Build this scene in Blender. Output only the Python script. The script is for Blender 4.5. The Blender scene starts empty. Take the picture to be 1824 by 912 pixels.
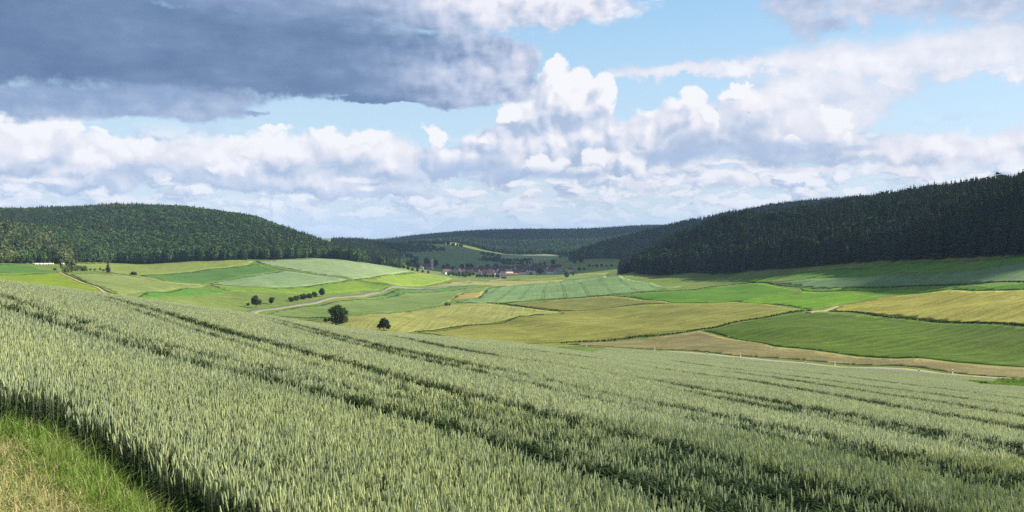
import bpy, bmesh, math, random
import numpy as np
from mathutils import Vector, Matrix
from mathutils.geometry import delaunay_2d_cdt

random.seed(7)
rng = np.random.default_rng(7)
scene = bpy.context.scene
COL = scene.collection

# ------------------------------------------------------------------ optics
# The camera looks level along +Y from the origin; FOC, CX and V0 describe it in
# the photograph's own pixels (1824 wide), V0 being the row of the eye level.
FOC, CX, V0 = 1404.0, 912.0, 420.0
SUN_AZ, SUN_EL = math.radians(79), math.radians(34)   # azimuth clockwise from +Y


def lin(r, g, b):
    f = lambda c: (c / 255 / 12.92) if c / 255 <= 0.04045 else ((c / 255 + 0.055) / 1.055) ** 2.4
    return (f(r), f(g), f(b), 1.0)


def tag(o, label=None, cat=None, group=None, kind=None):
    if label: o['label'] = label
    if cat: o['category'] = cat
    if group: o['group'] = group
    if kind: o['kind'] = kind
    return o


def mesh_obj(name, verts, faces, mats, parent=None, smooth=False, link=True):
    me = bpy.data.meshes.new(name)
    me.from_pydata([tuple(map(float, v)) for v in verts], [], faces)
    for m in (mats if isinstance(mats, (list, tuple)) else [mats]):
        me.materials.append(m)
    if smooth:
        me.polygons.foreach_set('use_smooth', [True] * len(me.polygons))
    me.update()
    o = bpy.data.objects.new(name, me)
    if link: COL.objects.link(o)
    if parent: o.parent = parent
    return o


def np_mesh(name, V, F, mat_list, smooth=False):
    """V (n,3) float array, F (m,3) or (m,4) int array."""
    V = np.asarray(V, dtype=np.float32); F = np.asarray(F, dtype=np.int32)
    me = bpy.data.meshes.new(name)
    k = F.shape[1]
    me.vertices.add(len(V)); me.vertices.foreach_set('co', V.ravel())
    me.loops.add(F.size); me.loops.foreach_set('vertex_index', F.ravel())
    me.polygons.add(len(F))
    me.polygons.foreach_set('loop_start', np.arange(0, F.size, k, dtype=np.int32))
    me.polygons.foreach_set('loop_total', np.full(len(F), k, dtype=np.int32))
    if smooth: me.polygons.foreach_set('use_smooth', np.ones(len(F), dtype=bool))
    for m in mat_list: me.materials.append(m)
    me.update(calc_edges=True)
    return me


def empty(name, loc, rz=0.0):
    o = bpy.data.objects.new(name, None)
    o.empty_display_size = 0.5
    o.location = loc; o.rotation_euler = (0, 0, rz)
    COL.objects.link(o)
    return o


class G:
    """Small helper for writing shader graphs as expressions."""
    def __init__(s, tree): s.t = tree; s.n = tree.nodes; s.l = tree.links
    def put(s, sock, v):
        if isinstance(v, bpy.types.NodeSocket): s.l.new(v, sock)
        else: sock.default_value = v
    def m(s, op, a, b=None, c=None, clamp=False):
        n = s.n.new('ShaderNodeMath'); n.operation = op; n.use_clamp = clamp
        s.put(n.inputs[0], a)
        if b is not None: s.put(n.inputs[1], b)
        if c is not None: s.put(n.inputs[2], c)
        return n.outputs[0]
    def vm(s, op, a, b=None, scale=None):
        n = s.n.new('ShaderNodeVectorMath'); n.operation = op
        s.put(n.inputs[0], a)
        if b is not None: s.put(n.inputs[1], b)
        if scale is not None: s.put(n.inputs['Scale'], scale)
        return n.outputs['Value'] if op in ('LENGTH', 'DOT_PRODUCT', 'DISTANCE') else n.outputs[0]
    def ss(s, x, lo, hi, a=0.0, b=1.0, kind='SMOOTHSTEP'):
        n = s.n.new('ShaderNodeMapRange'); n.interpolation_type = kind
        s.put(n.inputs[0], x)
        for i, v in zip((1, 2, 3, 4), (lo, hi, a, b)): s.put(n.inputs[i], v)
        return n.outputs[0]
    def noise(s, vec, scale, detail=4, rough=0.5, dim='2D', dist=0.0, lac=2.0, color=False):
        n = s.n.new('ShaderNodeTexNoise'); n.noise_dimensions = dim
        s.put(n.inputs['Vector'], vec)
        for k, v in (('Scale', scale), ('Detail', detail), ('Roughness', rough), ('Lacunarity', lac), ('Distortion', dist)):
            s.put(n.inputs[k], v)
        return n.outputs['Color' if color else 'Fac']
    def voro(s, vec, scale, dim='2D', feature='F1', smooth=0.5, out='Distance', rand=1.0):
        n = s.n.new('ShaderNodeTexVoronoi'); n.voronoi_dimensions = dim; n.feature = feature
        s.put(n.inputs['Vector'], vec); s.put(n.inputs['Scale'], scale); s.put(n.inputs['Randomness'], rand)
        if feature == 'SMOOTH_F1': s.put(n.inputs['Smoothness'], smooth)
        return n.outputs[out]
    def mix(s, f, a, b, mode='MIX'):
        n = s.n.new('ShaderNodeMix'); n.data_type = 'RGBA'; n.blend_type = mode
        s.put(n.inputs[0], f); s.put(n.inputs[6], a); s.put(n.inputs[7], b)
        return n.outputs[2]
    def ramp(s, f, stops):
        n = s.n.new('ShaderNodeValToRGB'); cr = n.color_ramp
        while len(cr.elements) < len(stops): cr.elements.new(0.5)
        for e, (p, c) in zip(cr.elements, stops): e.position = p; e.color = c
        s.put(n.inputs[0], f)
        return n.outputs[0]
    def xyz(s, x, y, z=0.0):
        n = s.n.new('ShaderNodeCombineXYZ')
        for i, v in enumerate((x, y, z)): s.put(n.inputs[i], v)
        return n.outputs[0]
    def sep(s, v):
        n = s.n.new('ShaderNodeSeparateXYZ'); s.put(n.inputs[0], v); return n.outputs
# ------------------------------------------------------------------ camera
cam_d = bpy.data.cameras.new('camera')
cam_d.sensor_width = 36.0
cam_d.lens = 36.0 * FOC / 1824.0
cam_d.shift_y = (V0 - 456.0) / 1824.0
cam_d.clip_start = 0.1; cam_d.clip_end = 60000.0
cam = bpy.data.objects.new('camera', cam_d)
cam.location = (0, 0, 0); cam.rotation_euler = (math.radians(90), 0, 0)
COL.objects.link(cam); scene.camera = cam

# ------------------------------------------------------------------ world
world = bpy.data.worlds.new('World'); scene.world = world
world.use_nodes = True
SKY_STR = 0.1; SKY_EXP = 2 ** 0.9


def build_world():
    t = world.node_tree; t.nodes.clear(); g = G(t)
    out = g.n.new('ShaderNodeOutputWorld'); bg = g.n.new('ShaderNodeBackground')
    g.l.new(bg.outputs[0], out.inputs[0]); bg.inputs[1].default_value = SKY_STR
    sky = g.n.new('ShaderNodeTexSky'); sky.sky_type = 'NISHITA'; sky.sun_disc = False
    sky.sun_elevation = SUN_EL; sky.sun_rotation = SUN_AZ
    sky.altitude = 500; sky.air_density = 1.0; sky.dust_density = 1.2; sky.ozone_density = 1.5
    tc = g.n.new('ShaderNodeTexCoord')
    dx, dy, dz = g.sep(tc.outputs['Generated'])
    K = FOC / 100.0
    S = g.m('MULTIPLY', g.m('ARCTAN2', dx, dy), K)
    rxy = g.m('SQRT', g.m('ADD', g.m('ADD', g.m('MULTIPLY', dx, dx), g.m('MULTIPLY', dy, dy)), 1e-4))
    T = g.m('MULTIPLY', g.m('DIVIDE', dz, rxy), K)
    P = g.xyz(S, T)

    def st(u, v):
        a = (u - CX) / FOC
        return math.atan(a) * K, (V0 - v) / 100.0 / math.sqrt(1 + a * a)

    def C(r, gg, b):
        c = [q / SKY_EXP for q in lin(r, gg, b)]; return (c[0] / SKY_STR, c[1] / SKY_STR, c[2] / SKY_STR, 1)

    def field(pt, ells, k=0.25, power=None):
        """union of ellipses (u, v, ru, rv): about 1 in the middle, 0 on the rim"""
        f = None
        for (u, v, ru, rv) in ells:
            s, tt = st(u, v)
            d = g.vm('MULTIPLY', g.vm('SUBTRACT', pt, (s, tt, 0)), (100 / ru, 100 / rv, 0))
            e = g.m('SUBTRACT', 1.0, g.vm('LENGTH', d))
            f = e if f is None else g.m('SMOOTH_MAX', f, e, k)
        return f

    # shared textures -------------------------------------------------
    def fbm(pt, scale, detail, rough, off, color=False):
        return g.noise(g.vm('ADD', pt, off), scale, detail, rough, color=color)
    def ctr(x, k): return g.m('MULTIPLY', g.m('SUBTRACT', x, 0.5), k)
    wA = fbm(P, 1.05, 9, 0.60, (3.1, 7.7, 0), True)               # ragged warp
    wC = g.vm('SUBTRACT', wA, (0.5, 0.5, 0.5))
    warp = g.vm('MULTIPLY', wC, (0.95, 0.80, 0))
    Pw = g.vm('ADD', P, warp)
    flat = g.vm('MULTIPLY', P, (0.30, 1.0, 0))                     # stretched sideways
    nflat = fbm(flat, 1.5, 8, 0.58, (1.7, 2.2, 0))
    nflat2 = fbm(flat, 0.6, 7, 0.5, (9.7, 4.2, 0))
    nfine = fbm(P, 2.4, 8, 0.62, (5.2, 0.3, 0))

    # cauliflower relief: puffs of three sizes, lit from the upper right
    Pb = g.vm('ADD', P, g.vm('MULTIPLY', wC, (0.50, 0.50, 0)))
    def puffs(pt):
        a = g.voro(pt, 1.9, feature='SMOOTH_F1', smooth=0.6)
        b = g.voro(g.vm('ADD', pt, (3.3, 1.1, 0)), 4.6, feature='SMOOTH_F1', smooth=0.5)
        return g.m('ADD', g.m('MULTIPLY', a, 0.60), g.m('MULTIPLY', b, 0.30))
    pf = puffs(Pb)
    relief = g.m('SUBTRACT', puffs(g.vm('ADD', Pb, (0.10, 0.16, 0))), pf)

    # 0 clear blue ----------------------------------------------------
    base = g.mix(1.0, sky.outputs[0], (0.92, 1.0, 1.02, 1), 'MULTIPLY')
    clear = g.ramp(g.ss(T, -0.2, 5.2, 0, 1, 'LINEAR'), [(0.0, C(214, 228, 243)), (0.3, C(206, 228, 243)), (0.55, C(188, 221, 244)), (0.8, C(162, 208, 242)), (1.0, C(140, 190, 232))])
    col = g.mix(0.8, base, clear)

    def over(col, c, a): return g.mix(a, col, c)

    WHITE = C(250, 250, 254)
    SHADE = [(0.0, C(177, 194, 221)), (0.22, C(195, 208, 230)), (0.42, C(213, 221, 237)), (0.60, C(229, 231, 243)), (0.78, C(241, 240, 247)), (0.95, WHITE)]

    # 1 rows of distant cumulus, smaller and paler towards the horizon -------
    def rows(col, sc, squash, lo, hi, t0, t1, off, strength):
        q = g.vm('ADD', g.vm('MULTIPLY', P, (squash, 1.0, 0)), g.vm('ADD', g.vm('MULTIPLY', wC, (0.30, 0.20, 0)), off))
        n0 = g.noise(q, sc, 7, 0.56); n1 = g.noise(g.vm('ADD', q, (0.05, 0.11, 0)), sc, 7, 0.56)
        a = g.m('MULTIPLY', g.ss(n0, lo, hi), g.m('MULTIPLY', g.ss(T, t0 - .25, t0 + .1), g.ss(T, t1 + .35, t1 - .3, 0, 1)))
        l = g.m('ADD', g.m('MULTIPLY', g.m('SUBTRACT', n0, n1), 6.0), g.m('ADD', ctr(nfine, .4), 0.52), clamp=True)
        c = g.mix(g.ss(T, 1.4, 0.0, 0, .28), g.ramp(l, SHADE), C(224, 231, 244))
        return over(col, c, g.m('MULTIPLY', a, strength))
    haze_band = g.m('MULTIPLY', g.ss(T, 2.1, 1.0, 0, 1), g.ss(nflat2, .3, .6, .0, .38))
    col = over(col, C(217, 225, 241), haze_band)
    col = rows(col, 1.6, .55, .42, .54, .9, 1.65, (0, 0, 0), .9)
    col = rows(col, 2.7, .50, .44, .55, .45, 1.15, (7, 3, 0), .95)
    col = rows(col, 4.4, .45, .45, .57, .05, .62, (17, 9, 0), .6)

    # 2 soft flat bands upper right ------------------------------------
    bandP = g.vm('ADD', P, g.vm('ADD', g.vm('MULTIPLY', g.xyz(g.m('SUBTRACT', nflat, .5), g.m('SUBTRACT', nfine, .5)), (1.4, 0.5, 0)), g.vm('MULTIPLY', wC, (.7, .35, 0))))
    fb = field(bandP, [(1200, 124, 150, 20), (1330, 118, 90, 20), (1480, 108, 170, 46), (1690, 100, 240, 54), (1450, 165, 170, 60),
                       (1800, 72, 160, 40), (1390, 210, 110, 70), (1530, 195, 60, 50), (1790, 124, 90, 10), (1590, 140, 34, 16)], 0.18)
    ab = g.ss(g.m('ADD', fb, ctr(nfine, .75)), 0.0, 0.60)
    lb = g.m('ADD', ctr(nflat, 1.0), g.m('ADD', ctr(nfine, .55), g.m('ADD', g.m('MULTIPLY', relief, .35), g.ss(fb, 0.0, 0.8, 0.50, 0.74))), clamp=True)
    col = over(col, g.ramp(lb, SHADE), g.m('MULTIPLY', ab, 0.92))
    fg_ = field(bandP, [(1420, 18, 80, 60), (1600, 2, 200, 46), (1780, 2, 160, 46), (1470, 48, 60, 26), (2050, -30, 300, 90)], 0.2)
    ag = g.ss(g.m('ADD', fg_, ctr(nfine, 1.0)), 0.05, 0.7)
    cg = g.ramp(g.m('ADD', nflat, ctr(nfine, .7)), [(0.3, C(170, 185, 214)), (0.5, C(194, 204, 227)), (0.7, C(219, 222, 238))])
    col = over(col, cg, g.m('MULTIPLY', ag, 0.9))

    # 3 bank of cumulus -------------------------------------------------
    def cumulus(col, ells, base_v, top_v, soft=0.16, k=0.2, bright=0.0, alpha=1.0, amp=1.0, floor=0.0):
        f0 = field(Pw, ells, k)
        f1 = field(g.vm('ADD', Pw, (0.16, 0.30, 0)), ells, k)
        f0 = g.m('ADD', f0, g.m('MULTIPLY', g.m('SUBTRACT', 0.36, pf), 0.55))
        a = g.ss(g.m('ADD', f0, ctr(nfine, .22)), 0.0, soft)
        tb, tt = (V0 - base_v) / 100, (V0 - top_v) / 100
        hgt = g.ss(T, tb, tt, 0, 1, 'LINEAR')
        l = g.m('ADD', g.m('MULTIPLY', relief, 1.15 * amp), g.m('MULTIPLY', g.m('SUBTRACT', f0, f1), 0.55))
        l = g.m('ADD', l, g.m('MULTIPLY', hgt, 0.42))
        l = g.m('ADD', l, g.m('ADD', ctr(nfine, .50), g.m('ADD', ctr(nflat2, .35), ctr(nflat, .45))))
        l = g.m('ADD', l, 0.34 + bright, clamp=True)
        return over(col, g.ramp(l, SHADE), g.m('MULTIPLY', a, alpha))

    # long bank on the left
    col = cumulus(col, [(150, 310, 120, 34), (260, 282, 130, 36), (420, 276, 130, 36), (520, 276, 110, 32), (640, 270, 100, 44),
                        (700, 296, 100, 40), (420, 316, 120, 30), (560, 322, 120, 34), (690, 336, 100, 24)], 350, 225, bright=-0.08, soft=0.3, amp=.4)
    col = cumulus(col, [(20, 262, 110, 50), (90, 246, 54, 34), (150, 294, 56, 26), (60, 290, 80, 24)], 330, 215, bright=0.03, soft=0.24, amp=.8)
    col = cumulus(col, [(492, 238, 36, 9), (600, 244, 50, 14), (660, 246, 50, 18), (410, 300, 50, 22), (190, 240, 30, 10)], 300, 225, bright=0.08, soft=0.5)
    # broad pale body behind the towers on the right
    col = cumulus(col, [(1250, 240, 170, 56), (1400, 250, 160, 50), (1340, 200, 80, 50), (1130, 255, 100, 54), (1690, 266, 200, 28), (1560, 266, 110, 24), (1850, 262, 120, 30)], 310, 160, bright=-0.20, soft=0.5, amp=.5)
    # towers
    col = cumulus(col, [(985, 150, 46, 50), (1010, 190, 80, 54), (935, 208, 60, 36), (1072, 190, 32, 58), (960, 262, 170, 46), (870, 285, 130, 32), (790, 288, 60, 36),
                        (1040, 250, 90, 46), (1110, 288, 60, 28)], 318, 115, bright=-0.10, k=0.14, soft=.2, amp=1.3)
    col = cumulus(col, [(980, 128, 26, 26), (1020, 160, 36, 30), (1085, 175, 22, 40), (778, 234, 20, 20), (905, 208, 30, 18), (960, 290, 50, 18), (1060, 285, 30, 20), (870, 250, 18, 12)], 310, 110, bright=0.16, k=0.12, soft=.34)
    col = cumulus(col, [(1222, 186, 34, 36), (1190, 208, 62, 34), (1150, 228, 46, 30), (1262, 218, 24, 20), (1322, 155, 22, 16), (1305, 172, 38, 14)], 262, 135, bright=0.08, k=0.14, soft=.24)
    col = cumulus(col, [(1492, 214, 24, 24), (1480, 234, 22, 22), (1498, 250, 14, 20), (1430, 252, 22, 10)], 275, 190, bright=0.12, k=0.14, soft=.34)
    # blue flat shade under the towers
    fs = field(g.vm('ADD', P, g.vm('MULTIPLY', wC, (0.5, 0.14, 0))), [(1215, 276, 110, 20), (1400, 264, 150, 20), (830, 300, 120, 26), (930, 308, 120, 16), (1520, 264, 60, 9), (1010, 312, 90, 9)], 0.2)
    col = over(col, C(176, 196, 228), g.m('MULTIPLY', g.ss(fs, 0.0, 0.8), 0.72))
    # nearer little rows in front of the shaded feet
    fr = field(g.vm('ADD', P, g.vm('MULTIPLY', wC, (0.55, 0.30, 0))), [(60, 322, 90, 6), (150, 300, 50, 14), (1140, 325, 50, 13), (1310, 322, 70, 13), (1290, 290, 60, 5), (1430, 302, 90, 6), (655, 335, 30, 8), (610, 352, 18, 5), (640, 322, 60, 7),
                        (940, 368, 80, 6), (1720, 290, 50, 16), (1660, 300, 70, 13), (1800, 282, 60, 14), (1560, 300, 70, 9)], 0.2)
    ar = g.ss(g.m('ADD', fr, ctr(nfine, .6)), 0.0, 0.7)
    col = over(col, g.ramp(g.m('ADD', g.m('MULTIPLY', relief, 1.0), g.m('ADD', ctr(nfine, .5), 0.72), clamp=True), SHADE), g.m('MULTIPLY', ar, 0.85))

    # 4 the dark cloud hanging over the left ------------------------------
    dP = g.vm('ADD', P, g.vm('ADD', g.vm('MULTIPLY', wC, (1.1, 0.42, 0)), g.xyz(0.0, ctr(nflat, .55))))
    # lower, paler shelf on the left
    f2 = field(dP, [(-60, 175, 260, 30), (160, 180, 180, 26), (350, 184, 100, 30), (300, 160, 180, 30), (440, 196, 40, 8)], 0.2)
    a2 = g.ss(g.m('ADD', f2, ctr(nfine, .5)), 0.0, 0.42)
    c2 = g.ramp(g.m('ADD', g.m('ADD', ctr(nflat, 1.1), ctr(nfine, .8)), 0.45, clamp=True), [(0.0, C(120, 147, 188)), (0.4, C(146, 168, 204)), (0.75, C(178, 193, 221)), (1.0, C(200, 210, 231))])
    col = over(col, c2, g.m('MULTIPLY', a2, .95))
    fd = field(dP, [(-150, 40, 520, 90), (200, 70, 420, 80), (480, 90, 300, 86), (640, 120, 260, 66), (800, 110, 150, 66), (880, 110, 70, 56), (790, 168, 140, 32), (680, 182, 100, 16), (880, 150, 80, 40),
                    (800, 20, 380, 40), (1000, -8, 220, 28), (1120, -2, 110, 12), (300, -140, 900, 170)], 0.2)
    ad = g.ss(g.m('ADD', fd, ctr(nfine, .42)), 0.0, 0.26)
    sx = g.ss(S, *(st(520, 0)[0], st(960, 0)[0]), 0, 1)          # paler towards the sunlit end
    sy = g.ss(T, (V0 - 90) / 100, (V0 + 10) / 100, 0, 1)           # paler towards its top
    under = g.ss(fd, 0.55, 0.0, 0, 1)
    dk = g.m('ADD', g.m('MULTIPLY', sx, 0.52), g.m('MULTIPLY', sy, g.ss(S, st(100, 0)[0], st(900, 0)[0], .12, .42)))
    dk = g.m('ADD', dk, ctr(nflat2, .60))
    dk = g.m('ADD', dk, ctr(nflat, .62))
    dk = g.m('ADD', dk, g.m('MULTIPLY', ctr(nfine, .6), g.m('ADD', sx, .25)))
    dk = g.m('ADD', dk, g.m('MULTIPLY', g.m('MULTIPLY', relief, sx), 0.55))
    dk = g.m('ADD', dk, 0.13, clamp=True)
    cd = g.ramp(dk, [(0.0, C(97, 123, 162)), (0.2, C(116, 141, 179)), (0.4, C(148, 168, 201)), (0.62, C(186, 199, 225)), (0.85, C(222, 226, 241)), (1.0, C(243, 242, 250))])
    col = over(col, cd, ad)

    # overhead and behind: broken cloud, grey below, blue gaps ---------
    high = g.ss(T, 4.6, 8.0)
    behind = g.ss(dy, 0.55, 0.2)
    oth = g.m('MAXIMUM', high, behind)
    d3 = g.vm('MULTIPLY', tc.outputs['Generated'], (1, 1, 1.6))
    bro = g.noise(d3, 2.2, 5, 0.55, dim='3D')
    gen = g.mix(g.ss(bro, 0.42, 0.62), base, C(205, 213, 230))
    col = g.mix(oth, col, gen)
    # below the eye level only the far ground is there
    col = g.mix(g.ss(dz, 0.0, -0.12), col, C(120, 130, 125))
    g.l.new(col, bg.inputs[0])


build_world()
world.cycles.sampling_method = 'NONE'

sun_d = bpy.data.lights.new('sun', 'SUN'); sun_d.energy = 5.0; sun_d.angle = math.radians(0.5)
sun_d.color = (1.0, 0.93, 0.82)
sun = bpy.data.objects.new('sun', sun_d); COL.objects.link(sun)
SUN_DIR = Vector((math.sin(SUN_AZ) * math.cos(SUN_EL), math.cos(SUN_AZ) * math.cos(SUN_EL), math.sin(SUN_EL)))
sun.rotation_euler = (-SUN_DIR).to_track_quat('-Z', 'Y').to_euler()

vs = scene.view_settings
vs.view_transform = 'Standard'; vs.look = 'None'; vs.exposure = 0.9; vs.gamma = 1.0; vs.use_curve_mapping = False
scene.cycles.use_denoising = False
scene.cycles.max_bounces = 5; scene.cycles.diffuse_bounces = 3; scene.cycles.glossy_bounces = 2
scene.cycles.transmission_bounces = 2; scene.cycles.volume_bounces = 0; scene.cycles.transparent_max_bounces = 8
# ------------------------------------------------------------------ terrain
# Heights come from surveyed points (column u, distance y, height z above the eye
# level), joined by a thin-plate spline over (bearing, log distance).
SURVEY = []


def sv(u, v, y): SURVEY.append((u, y, -(v - V0) / FOC * y))      # ground point seen at (u, v), y metres away
def sz(u, y, z): SURVEY.append((u, y, z))


WHEAT_H = 0.78
# near wheat slope: per column (u, first distance, its height, last distance, its height) of the crop's top
for (u, y0, z0, y1, z1, nxt) in [(-150, 8.5, -1.30, 55, -2.4, None), (0, 8.0, -1.48, 60, -3.42, None), (228, 6.6, -1.95, 72, -5.6, None), (456, 6.0, -2.1, 85, -8.5, None),
                                 (684, 6.2, -2.17, 100, -12.2, None), (912, 6.5, -2.28, 118, -16.0, None), (1140, 6.9, -2.42, 262, -38.4, 1),
                                 (1368, 7.3, -2.56, 222, -35.6, 1), (1596, 7.7, -2.7, 188, -32.6, 1), (1824, 8.0, -2.8, 166, -31.1, 1), (1980, 8.2, -2.85, 150, -30.0, 1)]:
    s_end = (z1 / y1) if nxt is None else (z1 / y1 + 0.012)
    s_avg = (z1 - z0) / (y1 - y0)
    k = (s_avg - s_end) / (y1 - y0)
    s0 = s_avg + k * (y1 - y0)
    for f in (0, .05, .12, .22, .35, .5, .66, .82, 1.0):
        d = f * (y1 - y0)
        sz(u, y0 + d, z0 + s0 * d - k * d * d - WHEAT_H)
    sz(u, 3.0, z0 + s0 * (3 - y0) - WHEAT_H)
# where the slope dips out of sight behind its own crest
for (u, y, z) in [(-150, 200, -13), (-150, 350, -19), (0, 110, -7.6), (0, 200, -14), (0, 350, -22), (228, 130, -13.2), (228, 230, -23), (228, 380, -32), (456, 150, -18.5), (456, 230, -28), (456, 400, -45), (684, 170, -24.5), (684, 280, -39.5),
                  (912, 180, -27.5), (912, 260, -40), (912, 318, -45.8), (1026, 305, -43.0), (830, 345, -46.8), (740, 352, -46.0), (650, 392, -49.8), (585, 440, -52.6), (530, 495, -55.2)]:
    sz(u, y, z)
# valley road, lower right to the village
for (u, v, y) in [(1980, 697, 150), (1824, 681, 170), (1682, 668, 190), (1500, 654, 214), (1300, 638, 242), (1150, 627, 284), (1030, 619, 318), (923, 613, 350),
                  (450, 556, 600), (500, 548, 646), (560, 538, 712), (620, 527, 800), (680, 518, 905), (740, 513, 985), (830, 508, 1090), (890, 503, 1230)]: sv(u, v, y)
# right hand fields and forest edge
for (u, v, y) in [(1824, 655, 203), (1824, 582, 263), (1824, 540, 318), (1824, 503, 388), (1824, 478, 436), (1824, 455, 485), (1980, 560, 262), (1980, 480, 380), (1980, 446, 430),
                  (1650, 462, 562), (1560, 470, 610), (1450, 477, 665), (1300, 487, 800), (1200, 489, 885), (1100, 489, 970),
                  (1640, 571, 320), (1640, 640, 212), (1450, 555, 395), (1450, 627, 245), (1245, 590, 345), (1380, 620, 262), (1560, 530, 440), (1640, 508, 470), (1450, 512, 545), (1340, 505, 640), (1300, 522, 585), (1200, 520, 625),
                  (1090, 527, 668), (1000, 532, 712), (1000, 555, 560), (880, 541, 662), (740, 591, 413), (1000, 580, 408), (1240, 556, 450), (1100, 560, 500), (1100, 590, 395), (900, 601, 372), (1000, 607, 362), (870, 560, 540),
                  (900, 520, 930), (1000, 508, 1100), (1080, 498, 1150), (1000, 493, 1380), (1080, 484, 1400), (620, 562, 520), (700, 575, 450), (597, 580, 440), (740, 553, 590), (800, 540, 690)]: sv(u, v, y)
# left hand fields
for (u, v, y) in [(0, 488, 570), (0, 471, 780), (60, 471, 850), (105, 486, 670), (205, 527, 498), (-150, 478, 640), (300, 525, 588), (350, 545, 560), (450, 530, 690), (300, 503, 735), (200, 487, 760), (200, 469, 1050), (320, 467, 1080),
                  (450, 463, 1120), (580, 462, 1150), (640, 468, 1160), (450, 500, 830), (370, 507, 780), (560, 480, 1010), (620, 497, 930), (690, 507, 930), (735, 486, 1230), (800, 495, 1300), (680, 472, 1300), (735, 481, 1340)]: sv(u, v, y)
# village floor and what lies behind
for (u, v, y) in [(830, 493, 1450), (900, 491, 1500), (980, 487, 1540), (770, 482, 1620), (830, 486, 1650), (960, 476, 1800), (900, 470, 2000), (1000, 478, 1700), (1100, 470, 1650), (1100, 459, 1760), (880, 462, 2350), (960, 458, 2400), (885, 450, 2750), (975, 453, 2750),
                  (830, 470, 1950), (760, 462, 1950)]: sv(u, v, y)
for (u, y, z) in [
        # hill on the left
        (0, 1250, 4), (0, 1500, 32), (-200, 1500, 30), (-200, 900, -4), (-60, 900, -11), (60, 900, -25), (0, 1000, 2), (70, 1000, -14), (-200, 1000, 6), (120, 930, -30), (200, 1160, -26), (200, 1300, 2), (300, 1500, 38), (200, 1500, 38), (450, 1180, -26), (450, 1300, -4), (450, 1450, 18), (550, 1200, -32), (550, 1350, -19), (620, 1300, -42),
        (0, 1900, 34), (300, 1900, 30), (450, 1900, 0), (560, 1700, -34),
        # dark wood behind its end
        (630, 1600, -42), (650, 1750, -31), (720, 1750, -50), (600, 1800, -28), (700, 1500, -62),
        # hills right
        (1824, 560, 0), (1824, 620, 14), (1824, 720, 30), (1980, 480, -2), (1980, 600, 32), (1700, 700, 15), (1600, 680, -4), (1600, 780, 15), (1450, 760, -12), (1450, 860, 10), (1300, 880, -26), (1300, 960, 0), (1200, 960, -38), (1200, 1040, -22), (1120, 1050, -50),
        (1824, 1000, 50), (1600, 1000, 30), (1450, 1050, 12), (1300, 1150, -8),
        (1150, 1400, -54), (1250, 1500, -40), (1400, 1500, 5), (1600, 1500, 45),
        (1400, 1950, 52), (1550, 1950, 76), (1300, 1980, 28), (1200, 2000, 2), (1130, 2040, -17), (1060, 1960, -44), (1010, 1950, -60), (1130, 1800, -50), (1250, 1800, -18), (1400, 1750, 18), (1800, 2000, 90),
        # mid hills left of and behind the village
        (700, 2150, -40), (760, 2200, -38), (720, 2450, -22), (800, 2250, -40), (850, 2150, -58), (870, 2350, -72), (820, 2500, -36), (760, 2600, -26), (830, 3000, -33), (780, 3050, -30), (900, 3000, -62), (950, 3000, -54), (880, 3150, -42), (1000, 3050, -50), (1050, 2700, -64),
        # far ridge
        (600, 3700, -60), (680, 3700, -46), (740, 3800, -20), (800, 3800, -4), (870, 3800, 8), (950, 3900, 14), (1030, 4000, 18), (1130, 4000, 34), (1250, 4000, 40), (680, 3300, -60), (800, 3350, -24), (900, 3400, -22), (1000, 3450, -18), (1100, 3400, -10), (500, 3500, -60),
        (900, 5200, -20), (500, 5200, -20), (1300, 5200, 0), (0, 5000, -20), (1800, 5000, 40), (0, 3000, 10), (1800, 3000, 90), (900, 12000, -60), (200, 12000, -60), (1600, 12000, -60)]:
    sz(u, y, z)

_s = np.array([((u - CX) / FOC * y, y, z) for (u, y, z) in SURVEY])
_r = np.hypot(_s[:, 0], _s[:, 1])
_A = np.arctan2(_s[:, 0], _s[:, 1]); _B = np.log(_r); _Q = _s[:, 2] / _r
KA = 2.6


def _phi(d2): return 0.5 * d2 * np.log(d2 + 1e-12)


def _solve():
    X = np.stack([_A * KA, _B], 1); n = len(X)
    d2 = ((X[:, None, :] - X[None, :, :]) ** 2).sum(-1)
    M = np.zeros((n + 3, n + 3)); M[:n, :n] = _phi(d2) + np.eye(n) * 2e-4
    M[:n, n] = 1; M[:n, n + 1:] = X; M[n, :n] = 1; M[n + 1:, :n] = X.T
    return X, np.linalg.solve(M, np.concatenate([_Q, np.zeros(3)]))


_X, _W = _solve()
A_LIM = 0.70


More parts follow.
